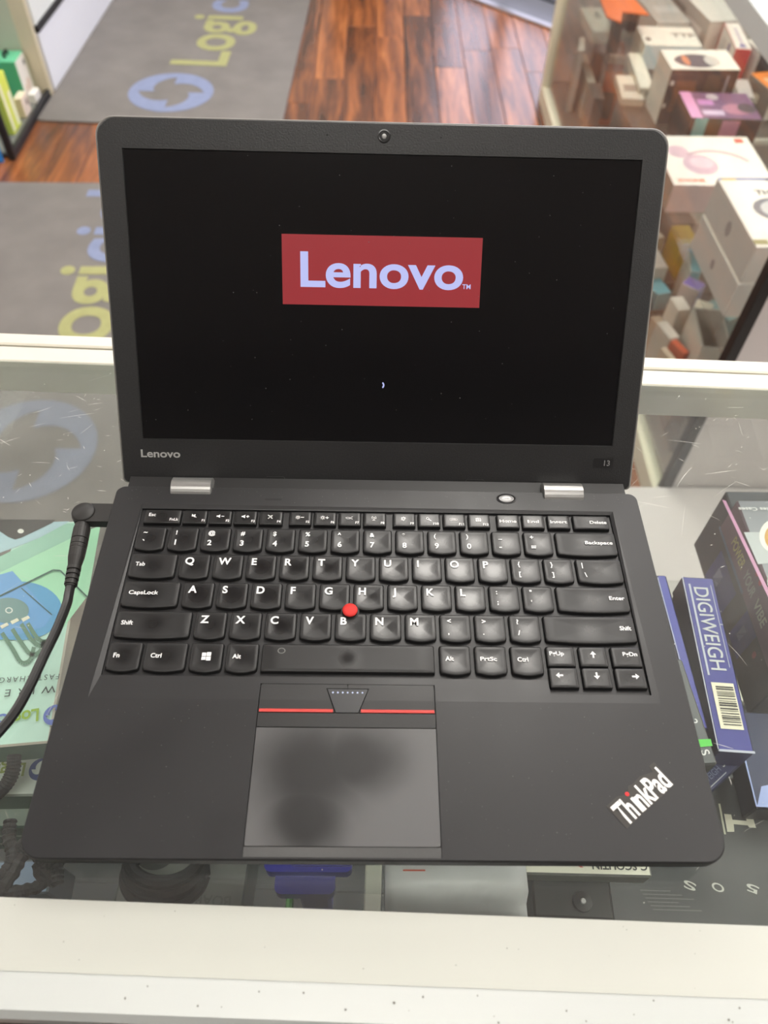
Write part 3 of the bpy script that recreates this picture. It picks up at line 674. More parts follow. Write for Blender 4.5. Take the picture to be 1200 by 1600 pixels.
# ================================================================== cartons
WB_ = (236, 232, 220)
def cm(rgb, rough=.4): return pm('card_%d_%d_%d' % rgb, rgb, rough, var=.05, scale=40)
def carton(name, label, A, B, Dp, zt, h, cols, group=None, cat='box', byD=False, wmin=None, dmin=None):
    """carton from three corners of its top seen at height zt: A near-left, B near-right, Dp far-left (pixels);
    cols = (top, near side, left side, rest)"""
    a, b, d = P(*A, zt), P(*B, zt), P(*Dp, zt)
    e = b-a; rz = math.atan2(e.y, e.x); n = Vector((-math.sin(rz), math.cos(rz), 0)); w = e.length if wmin is None else wmin; dep = (d-a).dot(n) if dmin is None else dmin
    if byD: n = (d-a).normalized(); dep = (d-a).length; rz = math.atan2(n.y, n.x)-math.pi/2; w = wmin or e.dot(Vector((math.cos(rz), math.sin(rz), 0)))
    t = empty(name, label, cat, (a.x, a.y, zt-h), rz, group)
    bm = bmesh.new(); add_box(bm, (w/2, dep/2, h/2), (w, dep, h), min(.0012, h*.08))
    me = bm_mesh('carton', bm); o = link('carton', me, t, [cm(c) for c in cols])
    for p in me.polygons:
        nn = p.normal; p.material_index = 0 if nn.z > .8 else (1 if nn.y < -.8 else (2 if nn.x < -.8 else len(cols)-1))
    t['_s'] = (w, dep, h); return t
def size(t): return tuple(t['_s'])
def onTop(t, polys, rgb, name='print', lift=.0003):
    w, d, h = size(t); return link(name, flat(name, [[(x*w, y*d) for x, y in p] for p in polys]), t, cm(rgb), T(0, 0, h+lift))
def onNear(t, polys, rgb, name='print'):
    w, d, h = size(t); return link(name, flat(name, [[(x*w, y*h) for x, y in p] for p in polys]), t, cm(rgb), T(0, -.0003, 0) @ RX(R(90)))
def onLeft(t, polys, rgb, name='print'):      # u runs from far to near
    w, d, h = size(t); return link(name, flat(name, [[(x*d, y*h) for x, y in p] for p in polys]), t, cm(rgb), T(-.0003, d, 0) @ RZ(R(-90)) @ RX(R(90)))
def leftM(t, u_, v_): w, d, h = size(t); return T(-.0005, d*(1-u_), h*v_) @ RZ(R(-90)) @ RX(R(90))
def topM(t, x, y, a=0): w, d, h = size(t); return T(x*w, y*d, h+.0005) @ RZ(R(a))
def nearM(t, x, z): w, d, h = size(t); return T(x*w, -.0005, z*h) @ RX(R(90))
full = [rectp(0, 1, 0, 1)]

# ================================================================== RIGHT DISPLAY CASE
CX, CY0, CY1 = .648, 1.0, 3.05
case = empty('display_case', 'tall glass display case packed with boxes beyond the counter, with pale end panel', 'display case', (CX, CY0, FZ))
CREAM = pm('case_enamel', (222, 216, 192), .4, scale=9, var=.06)
Lc = CY1-CY0; TOPZ = .875; DEP = .62
CG = glass('case_glass', (.97, .98, .97), .01, .02)
box('glass_pane', (.004, Lc/2, .46), (.005, Lc-.04, .80), CG, case, 0)
box('bottom_rail', (.004, Lc/2, .03), (.034, Lc, .06), CREAM, case, .002)
box('top_rail', (.004, Lc/2, TOPZ), (.034, Lc, .04), WHT2, case, .002)
box('far_post', (.006, Lc-.02, .47), (.036, .036, .88), CREAM, case, .002)
box('near_post', (.030, .022, .45), (.045, .02, .86), pm('case_inner_strip', (170, 182, 184), .35, scale=9), case, .001)
box('edge_trim', (.002, -.002, .34), (.020, .024, .68), pm('trim_black', (18, 17, 17), .5), case, .001)
box('worn_trim', (.002, -.002, .78), (.020, .024, .20), pm('trim_wood', (150, 116, 62), .6, scale=30, var=.2), case, .001)
box('end_panel', (DEP/2+.014, 0, .44), (DEP, .018, .86), pm('end_laminate', (206, 200, 198), .45, scale=5, var=.03), case, .001)
box('far_panel', (DEP/2, Lc-.006, .44), (DEP, .012, .86), pm('end_laminate', (206, 200, 198), .45), case, 0)
box('back_panel', (DEP, Lc/2, .44), (.012, Lc, .86), pm('case_back', (168, 160, 150), .6, scale=6, var=.08), case, 0)
box('floor_board', (DEP/2, Lc/2, .062), (DEP-.03, Lc-.03, .02), pm('case_board', (120, 110, 100), .6, scale=8, var=.15), case, 0)
box('glass_shelf', (.33, Lc/2, .376), (.56, Lc-.05, .006), SIDEG, case, 0)
for y in (.35, 1.0, 1.7): box('shelf_bracket', (.36, y, .366), (.48, .015, .012), ALU, case, 0)
box('top_rail', (DEP-.02, Lc/2, TOPZ), (.034, Lc, .04), WHT2, case, .002)

box('end_step', (DEP/2-.06, -.275, .05), (DEP+.19, .52, .10), pm('end_laminate', (206, 200, 198), .45), case, .002)
# --- boxes standing on its glass shelf (shelf top at z = -.621)
SH = -.621
def onshelf(zt): return zt-SH
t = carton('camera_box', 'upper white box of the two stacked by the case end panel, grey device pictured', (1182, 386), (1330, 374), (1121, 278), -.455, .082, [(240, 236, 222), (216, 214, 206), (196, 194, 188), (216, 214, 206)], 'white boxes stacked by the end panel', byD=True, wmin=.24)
onTop(t, [circ(.36, .52, .20, 28, .17)], (120, 122, 124)); onTop(t, [circ(.38, .52, .155, 28, .13)], (196, 196, 192), lift=.0005); onTop(t, [rectp(.33, .50, .46, .58)], (92, 96, 98), lift=.0007); onTop(t, [rectp(.0, .12, .03, .10)], (150, 146, 96))
text('TH', .018, cm((90, 92, 92)), t, topM(t, .26, .74), .05)
onTop(t, [rectp(0, 1, .965, 1.0)], (120, 132, 176)); onTop(t, [rectp(.03, .16, .962, .985)], (222, 196, 60), lift=.0005); onTop(t, [rectp(.42, .95, .955, .992)], (70, 76, 92), lift=.0005)
onLeft(t, [circ(.50, .5, .05, 18, .2)], (150, 150, 148))
a = t.location.copy()
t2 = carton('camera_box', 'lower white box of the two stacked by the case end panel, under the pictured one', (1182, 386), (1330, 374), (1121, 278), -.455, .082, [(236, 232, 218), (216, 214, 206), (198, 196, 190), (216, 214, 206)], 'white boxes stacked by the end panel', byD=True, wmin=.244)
t2.location = (a.x-.003, a.y-.002, SH+.0005); onLeft(t2, [circ(.50, .5, .035, 18, .14)], (142, 142, 142))
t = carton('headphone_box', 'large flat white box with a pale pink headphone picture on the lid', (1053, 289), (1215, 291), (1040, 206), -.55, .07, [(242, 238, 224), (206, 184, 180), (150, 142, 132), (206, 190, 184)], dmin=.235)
onTop(t, [circ(.20, .66, .105, 24, .13)], (218, 186, 192)); onTop(t, [circ(.36, .40, .17, 28, .20)], (212, 180, 188)); onTop(t, [circ(.38, .44, .12, 28, .11)], (228, 200, 206), lift=.0005)
onTop(t, [[(x, y) for x, y in p] for p in ringp(.52, .20, .40, .435, 24, 35, 125, 1.15)], (196, 164, 168), lift=.0004); onTop(t, [rectp(.84, .93, .86, .95)], (206, 82, 58)); text('ZHONE', .014, cm((232, 122, 74)), t, topM(t, .05, .06), .05)
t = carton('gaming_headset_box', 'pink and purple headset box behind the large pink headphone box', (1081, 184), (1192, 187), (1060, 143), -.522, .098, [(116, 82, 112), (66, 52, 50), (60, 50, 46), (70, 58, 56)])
onTop(t, [[(0, 0), (.16, 0), (.16, 1), (0, 1)]], (216, 154, 194)); onTop(t, [rectp(.2, .5, .12, .30)], (206, 186, 206)); onTop(t, [circ(.45, .82, .09, 18, .12)], (188, 176, 178)); onTop(t, [circ(.72, .36, .22, 22, .2)], (170, 116, 136)); onTop(t, [circ(.86, .4, .13, 22, .18)], (74, 66, 70), lift=.0005); onTop(t, [rectp(.2, .42, .5, .7)], (190, 130, 184))
onNear(t, [rectp(.06, .24, .1, 1)], (112, 168, 164)); onNear(t, [rectp(.10, .2, .1, .5)], (206, 130, 134)); onNear(t, [rectp(.45, .7, .2, .95)], (172, 118, 136)); onNear(t, [rectp(.25, .45, .1, 1)], (86, 66, 44))
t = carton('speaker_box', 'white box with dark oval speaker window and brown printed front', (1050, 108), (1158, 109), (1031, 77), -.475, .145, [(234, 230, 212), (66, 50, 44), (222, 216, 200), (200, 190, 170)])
onTop(t, [circ(.44, .42, .33, 32, .34)], (62, 54, 50)); onTop(t, [circ(.66, .42, .11, 24, .26)], (196, 190, 176), lift=.0005); onTop(t, [circ(.28, .44, .05, 18, .26)], (206, 120, 56), lift=.0005)
onNear(t, [rectp(.12, .42, .25, .8)], (112, 72, 48)); onNear(t, [rectp(.55, .75, .2, .9)], (88, 68, 50)); onNear(t, [rectp(.84, .87, .2, .9)], (150, 146, 150)); onNear(t, [rectp(.04, .09, .72, .80)], (206, 200, 190)); onNear(t, [rectp(.02, .06, .32, .4)], (206, 200, 190))
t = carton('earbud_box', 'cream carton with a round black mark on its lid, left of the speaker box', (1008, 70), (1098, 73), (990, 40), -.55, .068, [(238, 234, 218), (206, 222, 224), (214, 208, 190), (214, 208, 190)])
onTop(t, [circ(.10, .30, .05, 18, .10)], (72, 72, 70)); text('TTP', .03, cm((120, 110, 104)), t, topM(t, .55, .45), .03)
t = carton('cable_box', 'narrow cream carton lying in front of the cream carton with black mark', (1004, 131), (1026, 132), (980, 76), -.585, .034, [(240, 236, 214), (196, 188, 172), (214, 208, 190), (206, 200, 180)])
onNear(t, [circ(.7, .6, .2, 14, .22)], (66, 60, 56))
t = carton('cable_box', 'cream carton lying lowest, below the narrow cream carton', (998, 166), (1034, 168), (980, 128), -.6, .02, [(228, 222, 200), (200, 190, 170), (206, 200, 182)]); onTop(t, [rectp(.2, .8, .3, .6)], (150, 142, 126))
BF = -.9275
def low(name, lab, A, B, Dp, zt, cols, **k): return carton(name, lab, A, B, Dp, zt, zt-BF, cols, **k)
t = low('orange_phone_box', 'tall orange and brown carton beside the far case post', (953, 88), (979, 90), (942, 62), -.70, [(176, 104, 72), (196, 98, 54), (124, 96, 84), (150, 90, 60)])
onTop(t, [rectp(0, 1, 0, .14)], (226, 190, 168)); onTop(t, [rectp(.1, .8, .3, .7)], (140, 110, 98)); onNear(t, [rectp(.1, .9, .1, .5)], (120, 84, 60)); onLeft(t, [rectp(.2, .6, .4, .9)], (176, 166, 160)); onNear(t, [rectp(0, 1, .9, 1)], (226, 190, 168))
t = low('brown_phone_box', 'dark brown flat carton between the orange carton and far post', (911, 82), (930, 84), (908, 60), -.75, [(104, 86, 78), (112, 92, 84), (96, 80, 72)])
t = low('small_white_carton', 'small white block standing against the far case post', (889, 80), (899, 81), (889, 58), -.72, [(226, 220, 206), (206, 200, 190), (170, 160, 150)])
t = carton('white_phone_box', 'long slim white carton slanting at the far end of the case', (925, 46), (951, 38), (905, 8), -.66, .036, [(236, 232, 216), (226, 218, 200), (206, 200, 188)], byD=True, wmin=.075); text('8009', .02, cm((120, 116, 112)), t, topM(t, .5, .8, -90), .04)
t = low('cream_leaflet_box', 'thin cream carton leaning lower beside the far post', (905, 131), (912, 128), (890, 86), -.80, [(214, 206, 186), (190, 180, 164), (196, 186, 168)], byD=True, wmin=.03)
t = low('clear_case_box', 'translucent brown carton in front of the orange carton', (930, 152), (946, 153), (924, 128), -.80, [(140, 120, 108), (120, 102, 92), (150, 132, 122)])
t = carton('wrapped_grey_box', 'grey shrink wrapped box behind the cream carton', (1022, 34), (1074, 33), (1014, -12), -.54, .08, [(168, 168, 160), (196, 196, 190), (200, 198, 190)]); onTop(t, [rectp(.2, .9, .3, .5)], (186, 186, 180))
t = carton('router_box', 'large pale grey carton behind the red edged box', (1106, 34), (1172, 32), (1082, -40), -.505, .115, [(214, 214, 202), (206, 196, 184), (150, 146, 140)]); onLeft(t, [rectp(.15, .55, .2, .8)], (110, 108, 104)); onLeft(t, [rectp(.6, .9, .25, .7)], (206, 202, 196))
t = carton('red_edge_box', 'white box with red borders and red end, standing upright', (1150, 76), (1167, 73), (1132, 35), -.505, .115, [(240, 234, 220), (198, 66, 68), (226, 222, 210), (198, 66, 68)], byD=True, wmin=.045)
onLeft(t, [rectp(0, 1, 0, .07), rectp(0, .05, 0, 1)], (204, 80, 80)); onLeft(t, [rectp(.58, .72, .22, .9)], (120, 116, 150)); onLeft(t, [rectp(.35, .42, .25, .85), rectp(.2, .26, .3, .8)], (180, 178, 176)); onTop(t, [rectp(.45, .6, .1, .8)], (190, 176, 190)); onTop(t, [rectp(.3, .7, .06, .16)], (106, 92, 150), lift=.0005)
for k, (ax_, ay, z, lab, c0, c1) in enumerate(((1190, 80, -.51, 'white small carton with black end, uppermost at the right picture edge', (236, 232, 216), (66, 62, 62)), (1186, 100, -.545, 'beige small carton with pinkish end under the black-ended one', (206, 196, 184), (216, 200, 186)))):
    t = carton('small_carton', lab, (ax_, ay), (ax_+40, ay-2), (ax_-14, ay-22), z, z+.6205, [c0, c1, (206, 204, 194), c1])
t = carton('battery_box', 'small dark carton with orange lid at the right picture edge', (1196, 146), (1240, 142), (1177, 113), -.545, .075, [(238, 140, 56), (214, 210, 200), (110, 108, 100), (110, 108, 100)]); onTop(t, [rectp(.2, .8, .5, .7)], (246, 206, 160)); onLeft(t, [rectp(.4, .6, .3, .6)], (214, 210, 190))
t = carton('grey_carton', 'tall grey carton under the dark one with orange lid', (1168, 150), (1192, 152), (1156, 122), -.56, .06, [(190, 186, 178), (180, 176, 168), (196, 192, 184)])
# orange star tag
pt = P(972, 20, -.50)
t = empty('orange_tag', 'bright orange folded sale tag at the far end of the case', 'tag', (pt.x, pt.y, SH+.0005))
h0 = -.50-SH
OR = cm((246, 120, 48))
link('flap', prism('flap', [(-.055, -.04), (-.02, -.085), (.0, .0), (.075, -.02), (.055, .10), (-.05, .10)], h0, h0+.004), t, OR); link('stand', prism('stand', [(-.01, .02), (.02, .02), (.02, .05), (-.01, .05)], 0, h0), t, cm((90, 84, 80)))
t = carton('black_blister_pack', 'black glossy blister pack beside the orange tag', (996, 20), (1010, 19), (992, -8), -.565, .055, [(40, 42, 46), (50, 50, 52), (50, 50, 52)]); onTop(t, [rectp(.2, .9, .2, .3)], (200, 200, 200))

# --- jumble on the case floor board (board top at z = -.928)
low('yellow_pouch', 'bright yellow pouch in the lower jumble of the case', (1066, 381), (1094, 380), (1056, 352), -.80, [(210, 180, 44), (204, 172, 36), (190, 160, 40)], cat='pouch')
low('white_carton', 'pale beige rounded carton left of the yellow pouch', (1026, 396), (1052, 390), (1024, 336), -.82, [(222, 216, 200), (206, 200, 184), (196, 186, 168)])
low('red_carton', 'small red carton beside the pale beige one', (1024, 415), (1038, 414), (1020, 396), -.80, [(206, 90, 70), (190, 80, 64), (190, 80, 64)])
low('white_stand', 'white plastic charger stand by the red carton', (1026, 436), (1058, 434), (1030, 402), -.81, [(240, 236, 226), (222, 218, 206), (226, 222, 210)], cat='stand')
low('cyan_box', 'upright bright cyan carton below the yellow pouch', (1080, 424), (1096, 426), (1071, 386), -.78, [(94, 178, 194), (100, 176, 190), (206, 208, 196)])
low('violet_box', 'small violet carton below the bright cyan carton', (1092, 455), (1104, 444), (1081, 428), -.79, [(128, 112, 186), (150, 140, 190), (206, 200, 196)])
low('white_tag_box', 'thin white carton with dark stripe under the violet one', (1103, 502), (1116, 475), (1092, 462), -.78, [(232, 226, 206), (214, 206, 188), (206, 200, 186)])
low('cyan_pack', 'pale cyan hanging pack in the middle of the jumble', (1026, 480), (1042, 478), (1022, 456), -.83, [(130, 196, 206), (150, 196, 200), (206, 210, 206)])
low('cyan_pack', 'second cyan pack right of the pale cyan pack', (1054, 478), (1076, 474), (1050, 452), -.84, [(120, 190, 204), (160, 200, 204), (140, 190, 200)])
low('white_pack', 'white carton between the cyan packs and the open tray', (1046, 506), (1062, 503), (1038, 478), -.80, [(230, 226, 214), (206, 200, 190), (200, 196, 184)])
low('white_roll', 'crumpled white wrapper above the open grey tray', (1076, 496), (1096, 494), (1068, 474), -.78, [(240, 236, 224), (222, 216, 204), (220, 214, 200)], cat='wrapper')
low('orange_pack', 'little orange pack left of the open grey tray', (1056, 545), (1066, 542), (1050, 520), -.80, [(222, 100, 62), (200, 90, 60), (190, 90, 60)])
low('beige_flat_box', 'tall beige carton right against the laptop lid', (1016, 545), (1030, 543), (1012, 500), -.84, [(196, 178, 156), (180, 160, 140), (190, 172, 150)])
low('cream_flat_box', 'cream carton with an orange mark near the counter rail', (1034, 560), (1044, 558), (1028, 530), -.82, [(222, 206, 180), (206, 190, 166), (206, 190, 166)])
low('teal_carton', 'teal carton beneath the white stack by the black trim', (1126, 508), (1145, 500), (1110, 470), -.86, [(130, 176, 178), (120, 168, 170), (140, 170, 170)])
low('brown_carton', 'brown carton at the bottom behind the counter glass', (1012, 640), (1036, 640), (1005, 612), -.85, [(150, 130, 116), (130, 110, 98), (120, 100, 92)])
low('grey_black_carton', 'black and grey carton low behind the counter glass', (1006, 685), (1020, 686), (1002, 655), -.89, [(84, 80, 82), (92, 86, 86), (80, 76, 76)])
low('pale_green_carton', 'pale green carton lowest of all behind the counter glass', (1026, 745), (1048, 706), (1022, 690), -.89, [(206, 206, 180), (196, 196, 172), (190, 190, 166)])
# filler cartons that form the dark brown jumble
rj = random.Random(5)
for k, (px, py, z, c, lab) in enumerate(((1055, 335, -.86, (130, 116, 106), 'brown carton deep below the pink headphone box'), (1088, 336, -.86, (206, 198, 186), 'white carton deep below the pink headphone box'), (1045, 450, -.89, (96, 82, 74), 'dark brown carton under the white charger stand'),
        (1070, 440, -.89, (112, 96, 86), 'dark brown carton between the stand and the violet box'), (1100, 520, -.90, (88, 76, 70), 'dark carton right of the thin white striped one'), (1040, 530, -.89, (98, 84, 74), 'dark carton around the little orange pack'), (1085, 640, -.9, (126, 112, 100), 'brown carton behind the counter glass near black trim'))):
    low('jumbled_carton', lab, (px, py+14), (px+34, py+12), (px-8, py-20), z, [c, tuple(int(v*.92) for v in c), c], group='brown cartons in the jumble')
# open tray
A = P(1083, 532, -.74); t = empty('open_tray', 'grey open cardboard tray at the bottom of the jumble', 'tray', (A.x, A.y, BF), R(-6))
hh = -.74-BF
GR = cm((196, 198, 188)); 
for nm, c, s in (('wall', (.038, .0, hh/2), (.08, .004, hh)), ('wall', (.0, .07, hh/2), (.004, .14, hh)), ('wall', (.076, .07, hh/2-.01), (.004, .14, hh-.02)), ('wall', (.038, .14, hh/2), (.08, .004, hh)), ('bottom', (.038, .07, .004), (.08, .14, .004))): box(nm, c, s, GR if nm == 'wall' else cm((90, 80, 74)), t, 0)

# --- nudge neighbouring cartons apart so that none cuts into another
def obb(o):
    w, d, h = o['_s']; c, s_ = math.cos(o.rotation_euler.z), math.sin(o.rotation_euler.z); x, y = o.location.x, o.location.y
    return [Vector((x+c*a-s_*b, y+s_*a+c*b)) for a, b in ((0, 0), (w, 0), (w, d), (0, d))]
KEEP = {'cyan_box', 'violet_box', 'white_tag_box', 'camera_box', 'headphone_box', 'gaming_headset_box', 'speaker_box', 'yellow_pouch', 'orange_phone_box', 'white_phone_box', 'red_edge_box', 'earbud_box'}
CT = [o for o in COL.objects if '_s' in o]
tr_ = next(o for o in COL.objects if o.name == 'open_tray'); tr_['_s'] = (.082, .146, .18); CT.append(tr_)
for it in range(160):
    mv = False
    for i, a in enumerate(CT):
        for b in CT[i+1:]:
            za, zb = a.location.z, b.location.z
            if za+a['_s'][2] <= zb+.0008 or zb+b['_s'][2] <= za+.0008: continue
            A_, B_ = obb(a), obb(b); best = None
            for Q in (A_, B_):
                for k in (0, 1):
                    ax = (Q[k+1]-Q[k]).normalized(); pa = [p.dot(ax) for p in A_]; pb_ = [p.dot(ax) for p in B_]
                    ov = min(max(pa), max(pb_))-max(min(pa), min(pb_))
                    if best is None or ov < best[0]: best = (ov, ax if sum(pb_) > sum(pa) else -ax)
            if best[0] > -.001:
                fa, fb = (a.name.split('.')[0] in KEEP), (b.name.split('.')[0] in KEEP)
                if fa and fb: continue
                m = min(best[0]+.0015, .012); mv = True; d_ = Vector((best[1].x, best[1].y, 0))*m
                if fa: b.location += d_
                elif fb: a.location -= d_
                else: b.location += d_*.5; a.location -= d_*.5
    for o in CT:
        q = obb(o); x0, x1, y0, y1 = min(p.x for p in q), max(p.x for p in q), min(p.y for p in q), max(p.y for p in q)
        if x0 < .690: o.location.x += .690-x0
        if x1 > 1.24: o.location.x -= x1-1.24
        if y0 < 1.045: o.location.y += 1.045-y0
        if y1 > 3.0: o.location.y -= y1-3.0
    if not mv: break
del tr_['_s']

# ================================================================== LEFT SHELF UNIT AND CABINET
XL = -1.256
unit = empty('shelf_unit', 'low open shelf unit with black rails and cream post at the left picture edge', 'shelf unit', (XL, 2.50, FZ))
BLK = pm('unit_black', (26, 26, 28), .5)
box('rail', (-.004, .235, .014), (.016, .47, .028), BLK, unit, .002); box('post', (-.005, .0, .30), (.024, .02, .60), BLK, unit, .002)
box('post', (-.03, .482, .60), (.075, .024, 1.2), pm('post_cream', (206, 196, 168), .5, scale=8), unit, .002)
box('floor_tray', (-.22, .235, .012), (.40, .45, .012), pm('tray_grey', (128, 130, 124), .5), unit, .001)
box('back_panel', (-.42, .235, .60), (.01, .48, 1.2), pm('unit_back', (176, 182, 160), .5, scale=6), unit, .001); box('far_side', (-.24, .470, .60), (.38, .008, 1.2), pm('unit_side', (184, 190, 168), .5, scale=6), unit, .001)
box('near_side', (-.22, -.02, .20), (.38, .006, .40), pm('panel_blue', (40, 140, 226), .45, scale=6), unit, .001)
def lc(name, lab, A, B, Dp, zt, h, cols, **k): return carton(name, lab, A, B, Dp, zt, h, cols, **k)
def uprt(name, lab, loc, rz, s, cols):
    t = empty(name, lab, 'box', loc, rz); bm = bmesh.new(); add_box(bm, (0, 0, s[2]/2), s, .002); me = bm_mesh('carton', bm); link('carton', me, t, [cm(c) for c in cols])
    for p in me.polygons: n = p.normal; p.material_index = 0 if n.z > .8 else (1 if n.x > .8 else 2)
    t['_s'] = s; return t
z0 = FZ+.0190
t = uprt('toy_camera_box', 'green and white upright carton with a black handle on its lid', (-1.347, 2.908, z0), R(0), (.09, .098, .148), [(112, 206, 160), (228, 224, 214), (84, 176, 122)])
box('handle', (.0, 0, .163), (.010, .034, .005), BLK, t, .001); box('handle', (0, .015, .155), (.010, .004, .016), BLK, t, 0); box('handle', (0, -.015, .155), (.010, .004, .016), BLK, t, 0)
link('picture', flat('picture', [circ(.012, .05, .022, 20), circ(-.018, .045, .014, 16)]), t, cm((214, 196, 180)), T(.0454, 0, 0) @ RZ(R(90)) @ RX(R(90)))
link('picture', flat('picture', [rectp(.02, .038, .11, .126)]), t, cm((90, 92, 90)), T(.0454, 0, 0) @ RZ(R(90)) @ RX(R(90)))
t = uprt('lime_box', 'lime green and white upright carton by the black shelf post', (-1.316, 2.672, z0), R(0), (.06, .085, .182), [(208, 222, 82), (214, 226, 92), (206, 220, 90)])
link('stripe', flat('stripe', [rectp(-.038, -.020, .01, .165), rectp(.012, .036, .01, .12)]), t, cm((236, 236, 206)), T(.0304, 0, 0) @ RZ(R(90)) @ RX(R(90)))
t = uprt('cream_box', 'cream carton with a dark oval between the lime and green cartons', (-1.292, 2.785, z0), R(0), (.028, .065, .068), [(236, 226, 200), (230, 214, 198), (226, 210, 180)])
link('picture', flat('picture', [circ(.012, .040, .008, 16, .011)]), t, cm((96, 70, 60)), T(.0144, 0, 0) @ RZ(R(90)) @ RX(R(90)))
uprt('white_bulb_box', 'small white carton at the far corner of the low shelf', (-1.285, 2.895, z0), R(0), (.026, .06, .034), [(240, 238, 232), (226, 222, 216), (226, 222, 210)])
cab = empty('white_cabinet', 'white cabinet with black strip standing along the far doormat', 'cabinet', (-1.250, 3.02, FZ), R(-1.7))
box('door', (-.012, .65, .10), (.024, 1.3, .20), pm('cabinet_white', (226, 228, 234), .4, scale=4, var=.03), cab, .002)
box('strip', (-.010, .65, .213), (.03, 1.3, .022), BLK, cab, .002); box('sash', (-.014, .65, .27), (.024, 1.3, .09), pm('sash_white', (222, 226, 222), .4), cab, .002)
box('glass', (-.012, .65, .62), (.006, 1.3, .60), CG, cab, 0); box('body', (-.25, .65, .45), (.40, 1.28, .9), pm('cabinet_body', (200, 202, 204), .5), cab, .002)

# ================================================================== GOODS UNDER THE COUNTER GLASS
GD = (44, 84, 64)
t = carton('power_bank_box', 'pale green wireless charger box on top of the pile under the glass', (-60, 1172), (77, 1160), (-10, 812), -.08, .026, [(192, 226, 214), (50, 96, 74), (170, 200, 190), (206, 200, 186)], dmin=.173)
w_, d_, h_ = size(t); I = t.matrix_basis.inverted()
def tp(px, py, z=-.08): q = I @ P(px, py, z); return (q.x, q.y)
def pr(px, rgb, name='print', lift=.0003): return link(name, flat(name, [[tp(*q) for q in poly] for poly in px]), t, cm(rgb), T(0, 0, h_+lift))
pr([[(-20, 905), (110, 838), (157, 822), (138, 930), (100, 1180-200), (-40, 1010)]], (170, 222, 188))
pr([[(-20, 880), (105, 818), (157, 817), (110, 842), (-20, 905)]], (150, 196, 176), lift=.0004)
pr([[(-20, 820), (110, 815), (60, 842), (-20, 872)]], (166, 196, 206), lift=.0005)
pr([[(-20, 812), (88, 813), (82, 818), (34, 841), (24, 844), (14, 840), (-20, 818)]], (48, 46, 44), 'phone_picture', .0007)
pr([[tuple(q) for q in circ(33, 831, 5, 12, 3.5)]], (226, 226, 220), lift=.0009)
pr([[tuple(q) for q in circ(30, 955, 68, 36, 46)]], (96, 160, 206), 'picture', .0006)
pr([[(-20, 905), (20, 893), (82, 962), (70, 980), (-10, 1004), (-30, 960)]], (108, 162, 216), 'picture', .0008)
pr([[tuple(q) for q in circ(14, 955, 32, 28, 20)]], (118, 150, 150), 'picture', .0010); pr([[tuple(q) for q in p] for p in ringp(15, 955, 4, 6, 16, 0, 360, .8)], (222, 226, 222), 'picture', .0012)
for x, y in ((6, 979), (22, 972), (39, 968)): pr([[(x-5, y), (x+6, y-5), (x+9, y-1), (x-2, y+5)]], (228, 226, 206), 'picture', .0012)
for k, (x0, y0) in enumerate(((4, 990), (20, 984), (34, 976), (44, 975))):
    q = catmull([Vector((x0, y0, 0)), Vector((x0+16, y0+24, 0)), Vector((x0+30, y0+46-6*k, 0)), Vector((x0+44, y0+42-8*k, 0)), Vector((x0+50, y0+22-4*k, 0))], 5)
    polys = []
    for a, b in zip(q, q[1:]):
        dd = (b-a).normalized(); nn = Vector((-dd.y, dd.x, 0))*3.2; polys.append([(a+nn)[:2], (a-nn)[:2], (b-nn)[:2], (b+nn)[:2]])
    pr(polys, (96, 132, 112), 'ribbon_picture', .0011)
pr([bar(-10, 938, 84, 892, 1.2), bar(84, 892, 95, 893, 1.2), bar(95, 893, 137, 934, 1.2), bar(34, 920, 82, 962, .8)], (70, 100, 92), 'outline', .0012)
def up_text(s, px0, px1, hgt, rgb, dy=0, bold=0, sp=1.0):
    """upside-down print: starts at px0 (right end) and runs to px1"""
    a = Vector(tp(*px0)); b = Vector(tp(*px1)); e = b-a
    return text(s, hgt, cm(rgb), t, T(a.x, a.y, h_+.0012) @ RZ(math.atan2(e.y, e.x)), bold, 'LEFT', e.length, 'lettering', sp)
up_text('FAST CHARGING', (94, 1054), (-28, 1062), .0040, (74, 84, 80), sp=1.3)
up_text('WIRELESS', (89, 1072), (-70, 1086), .0052, (60, 72, 70), sp=1.9)
up_text('Logi', (62, 1108), (18, 1116), .0088, (150, 182, 62), bold=.03); up_text('ciel', (14, 1116), (-30, 1122), .0088, (92, 116, 190), bold=.03)
q = tp(86, 1118); link('emblem', flat('emblem', swirl(.0068)), t, cm((92, 112, 190)), T(q[0], q[1], h_+.0012))
t = carton('power_bank_box', 'second charger box in the pile with green and blue lettering on a white edge', (-60, 1245), (64, 1243), (-10, 900), -.112, .028, [(206, 214, 206), (46, 84, 66), (170, 200, 190), (150, 160, 150)], dmin=.15)
w_, d_, h_ = size(t); I = t.matrix_basis.inverted()
tp0 = tp
def tp(px, py, z=-.112): q = I @ P(px, py, z); return (q.x, q.y)
up_text('Logi', (42, 1193), (-2, 1196), .0088, (134, 150, 62), bold=.03); q = tp(64, 1203); link('emblem', flat('emblem', swirl(.0072)), t, cm((62, 78, 130)), T(q[0], q[1], h_+.0012))
t = carton('power_bank_box', 'third charger box, dark green front edge with pale line, under the laptop corner', (-70, 1294), (150, 1292), (-10, 1000), -.142, .054, [(160, 176, 164), (50, 88, 70), (60, 96, 80), (60, 96, 80)], dmin=.13)
onNear(t, [rectp(0, 1, .62, .68)], (150, 170, 150)); onNear(t, [rectp(0, 1, .25, .33)], (150, 160, 150))
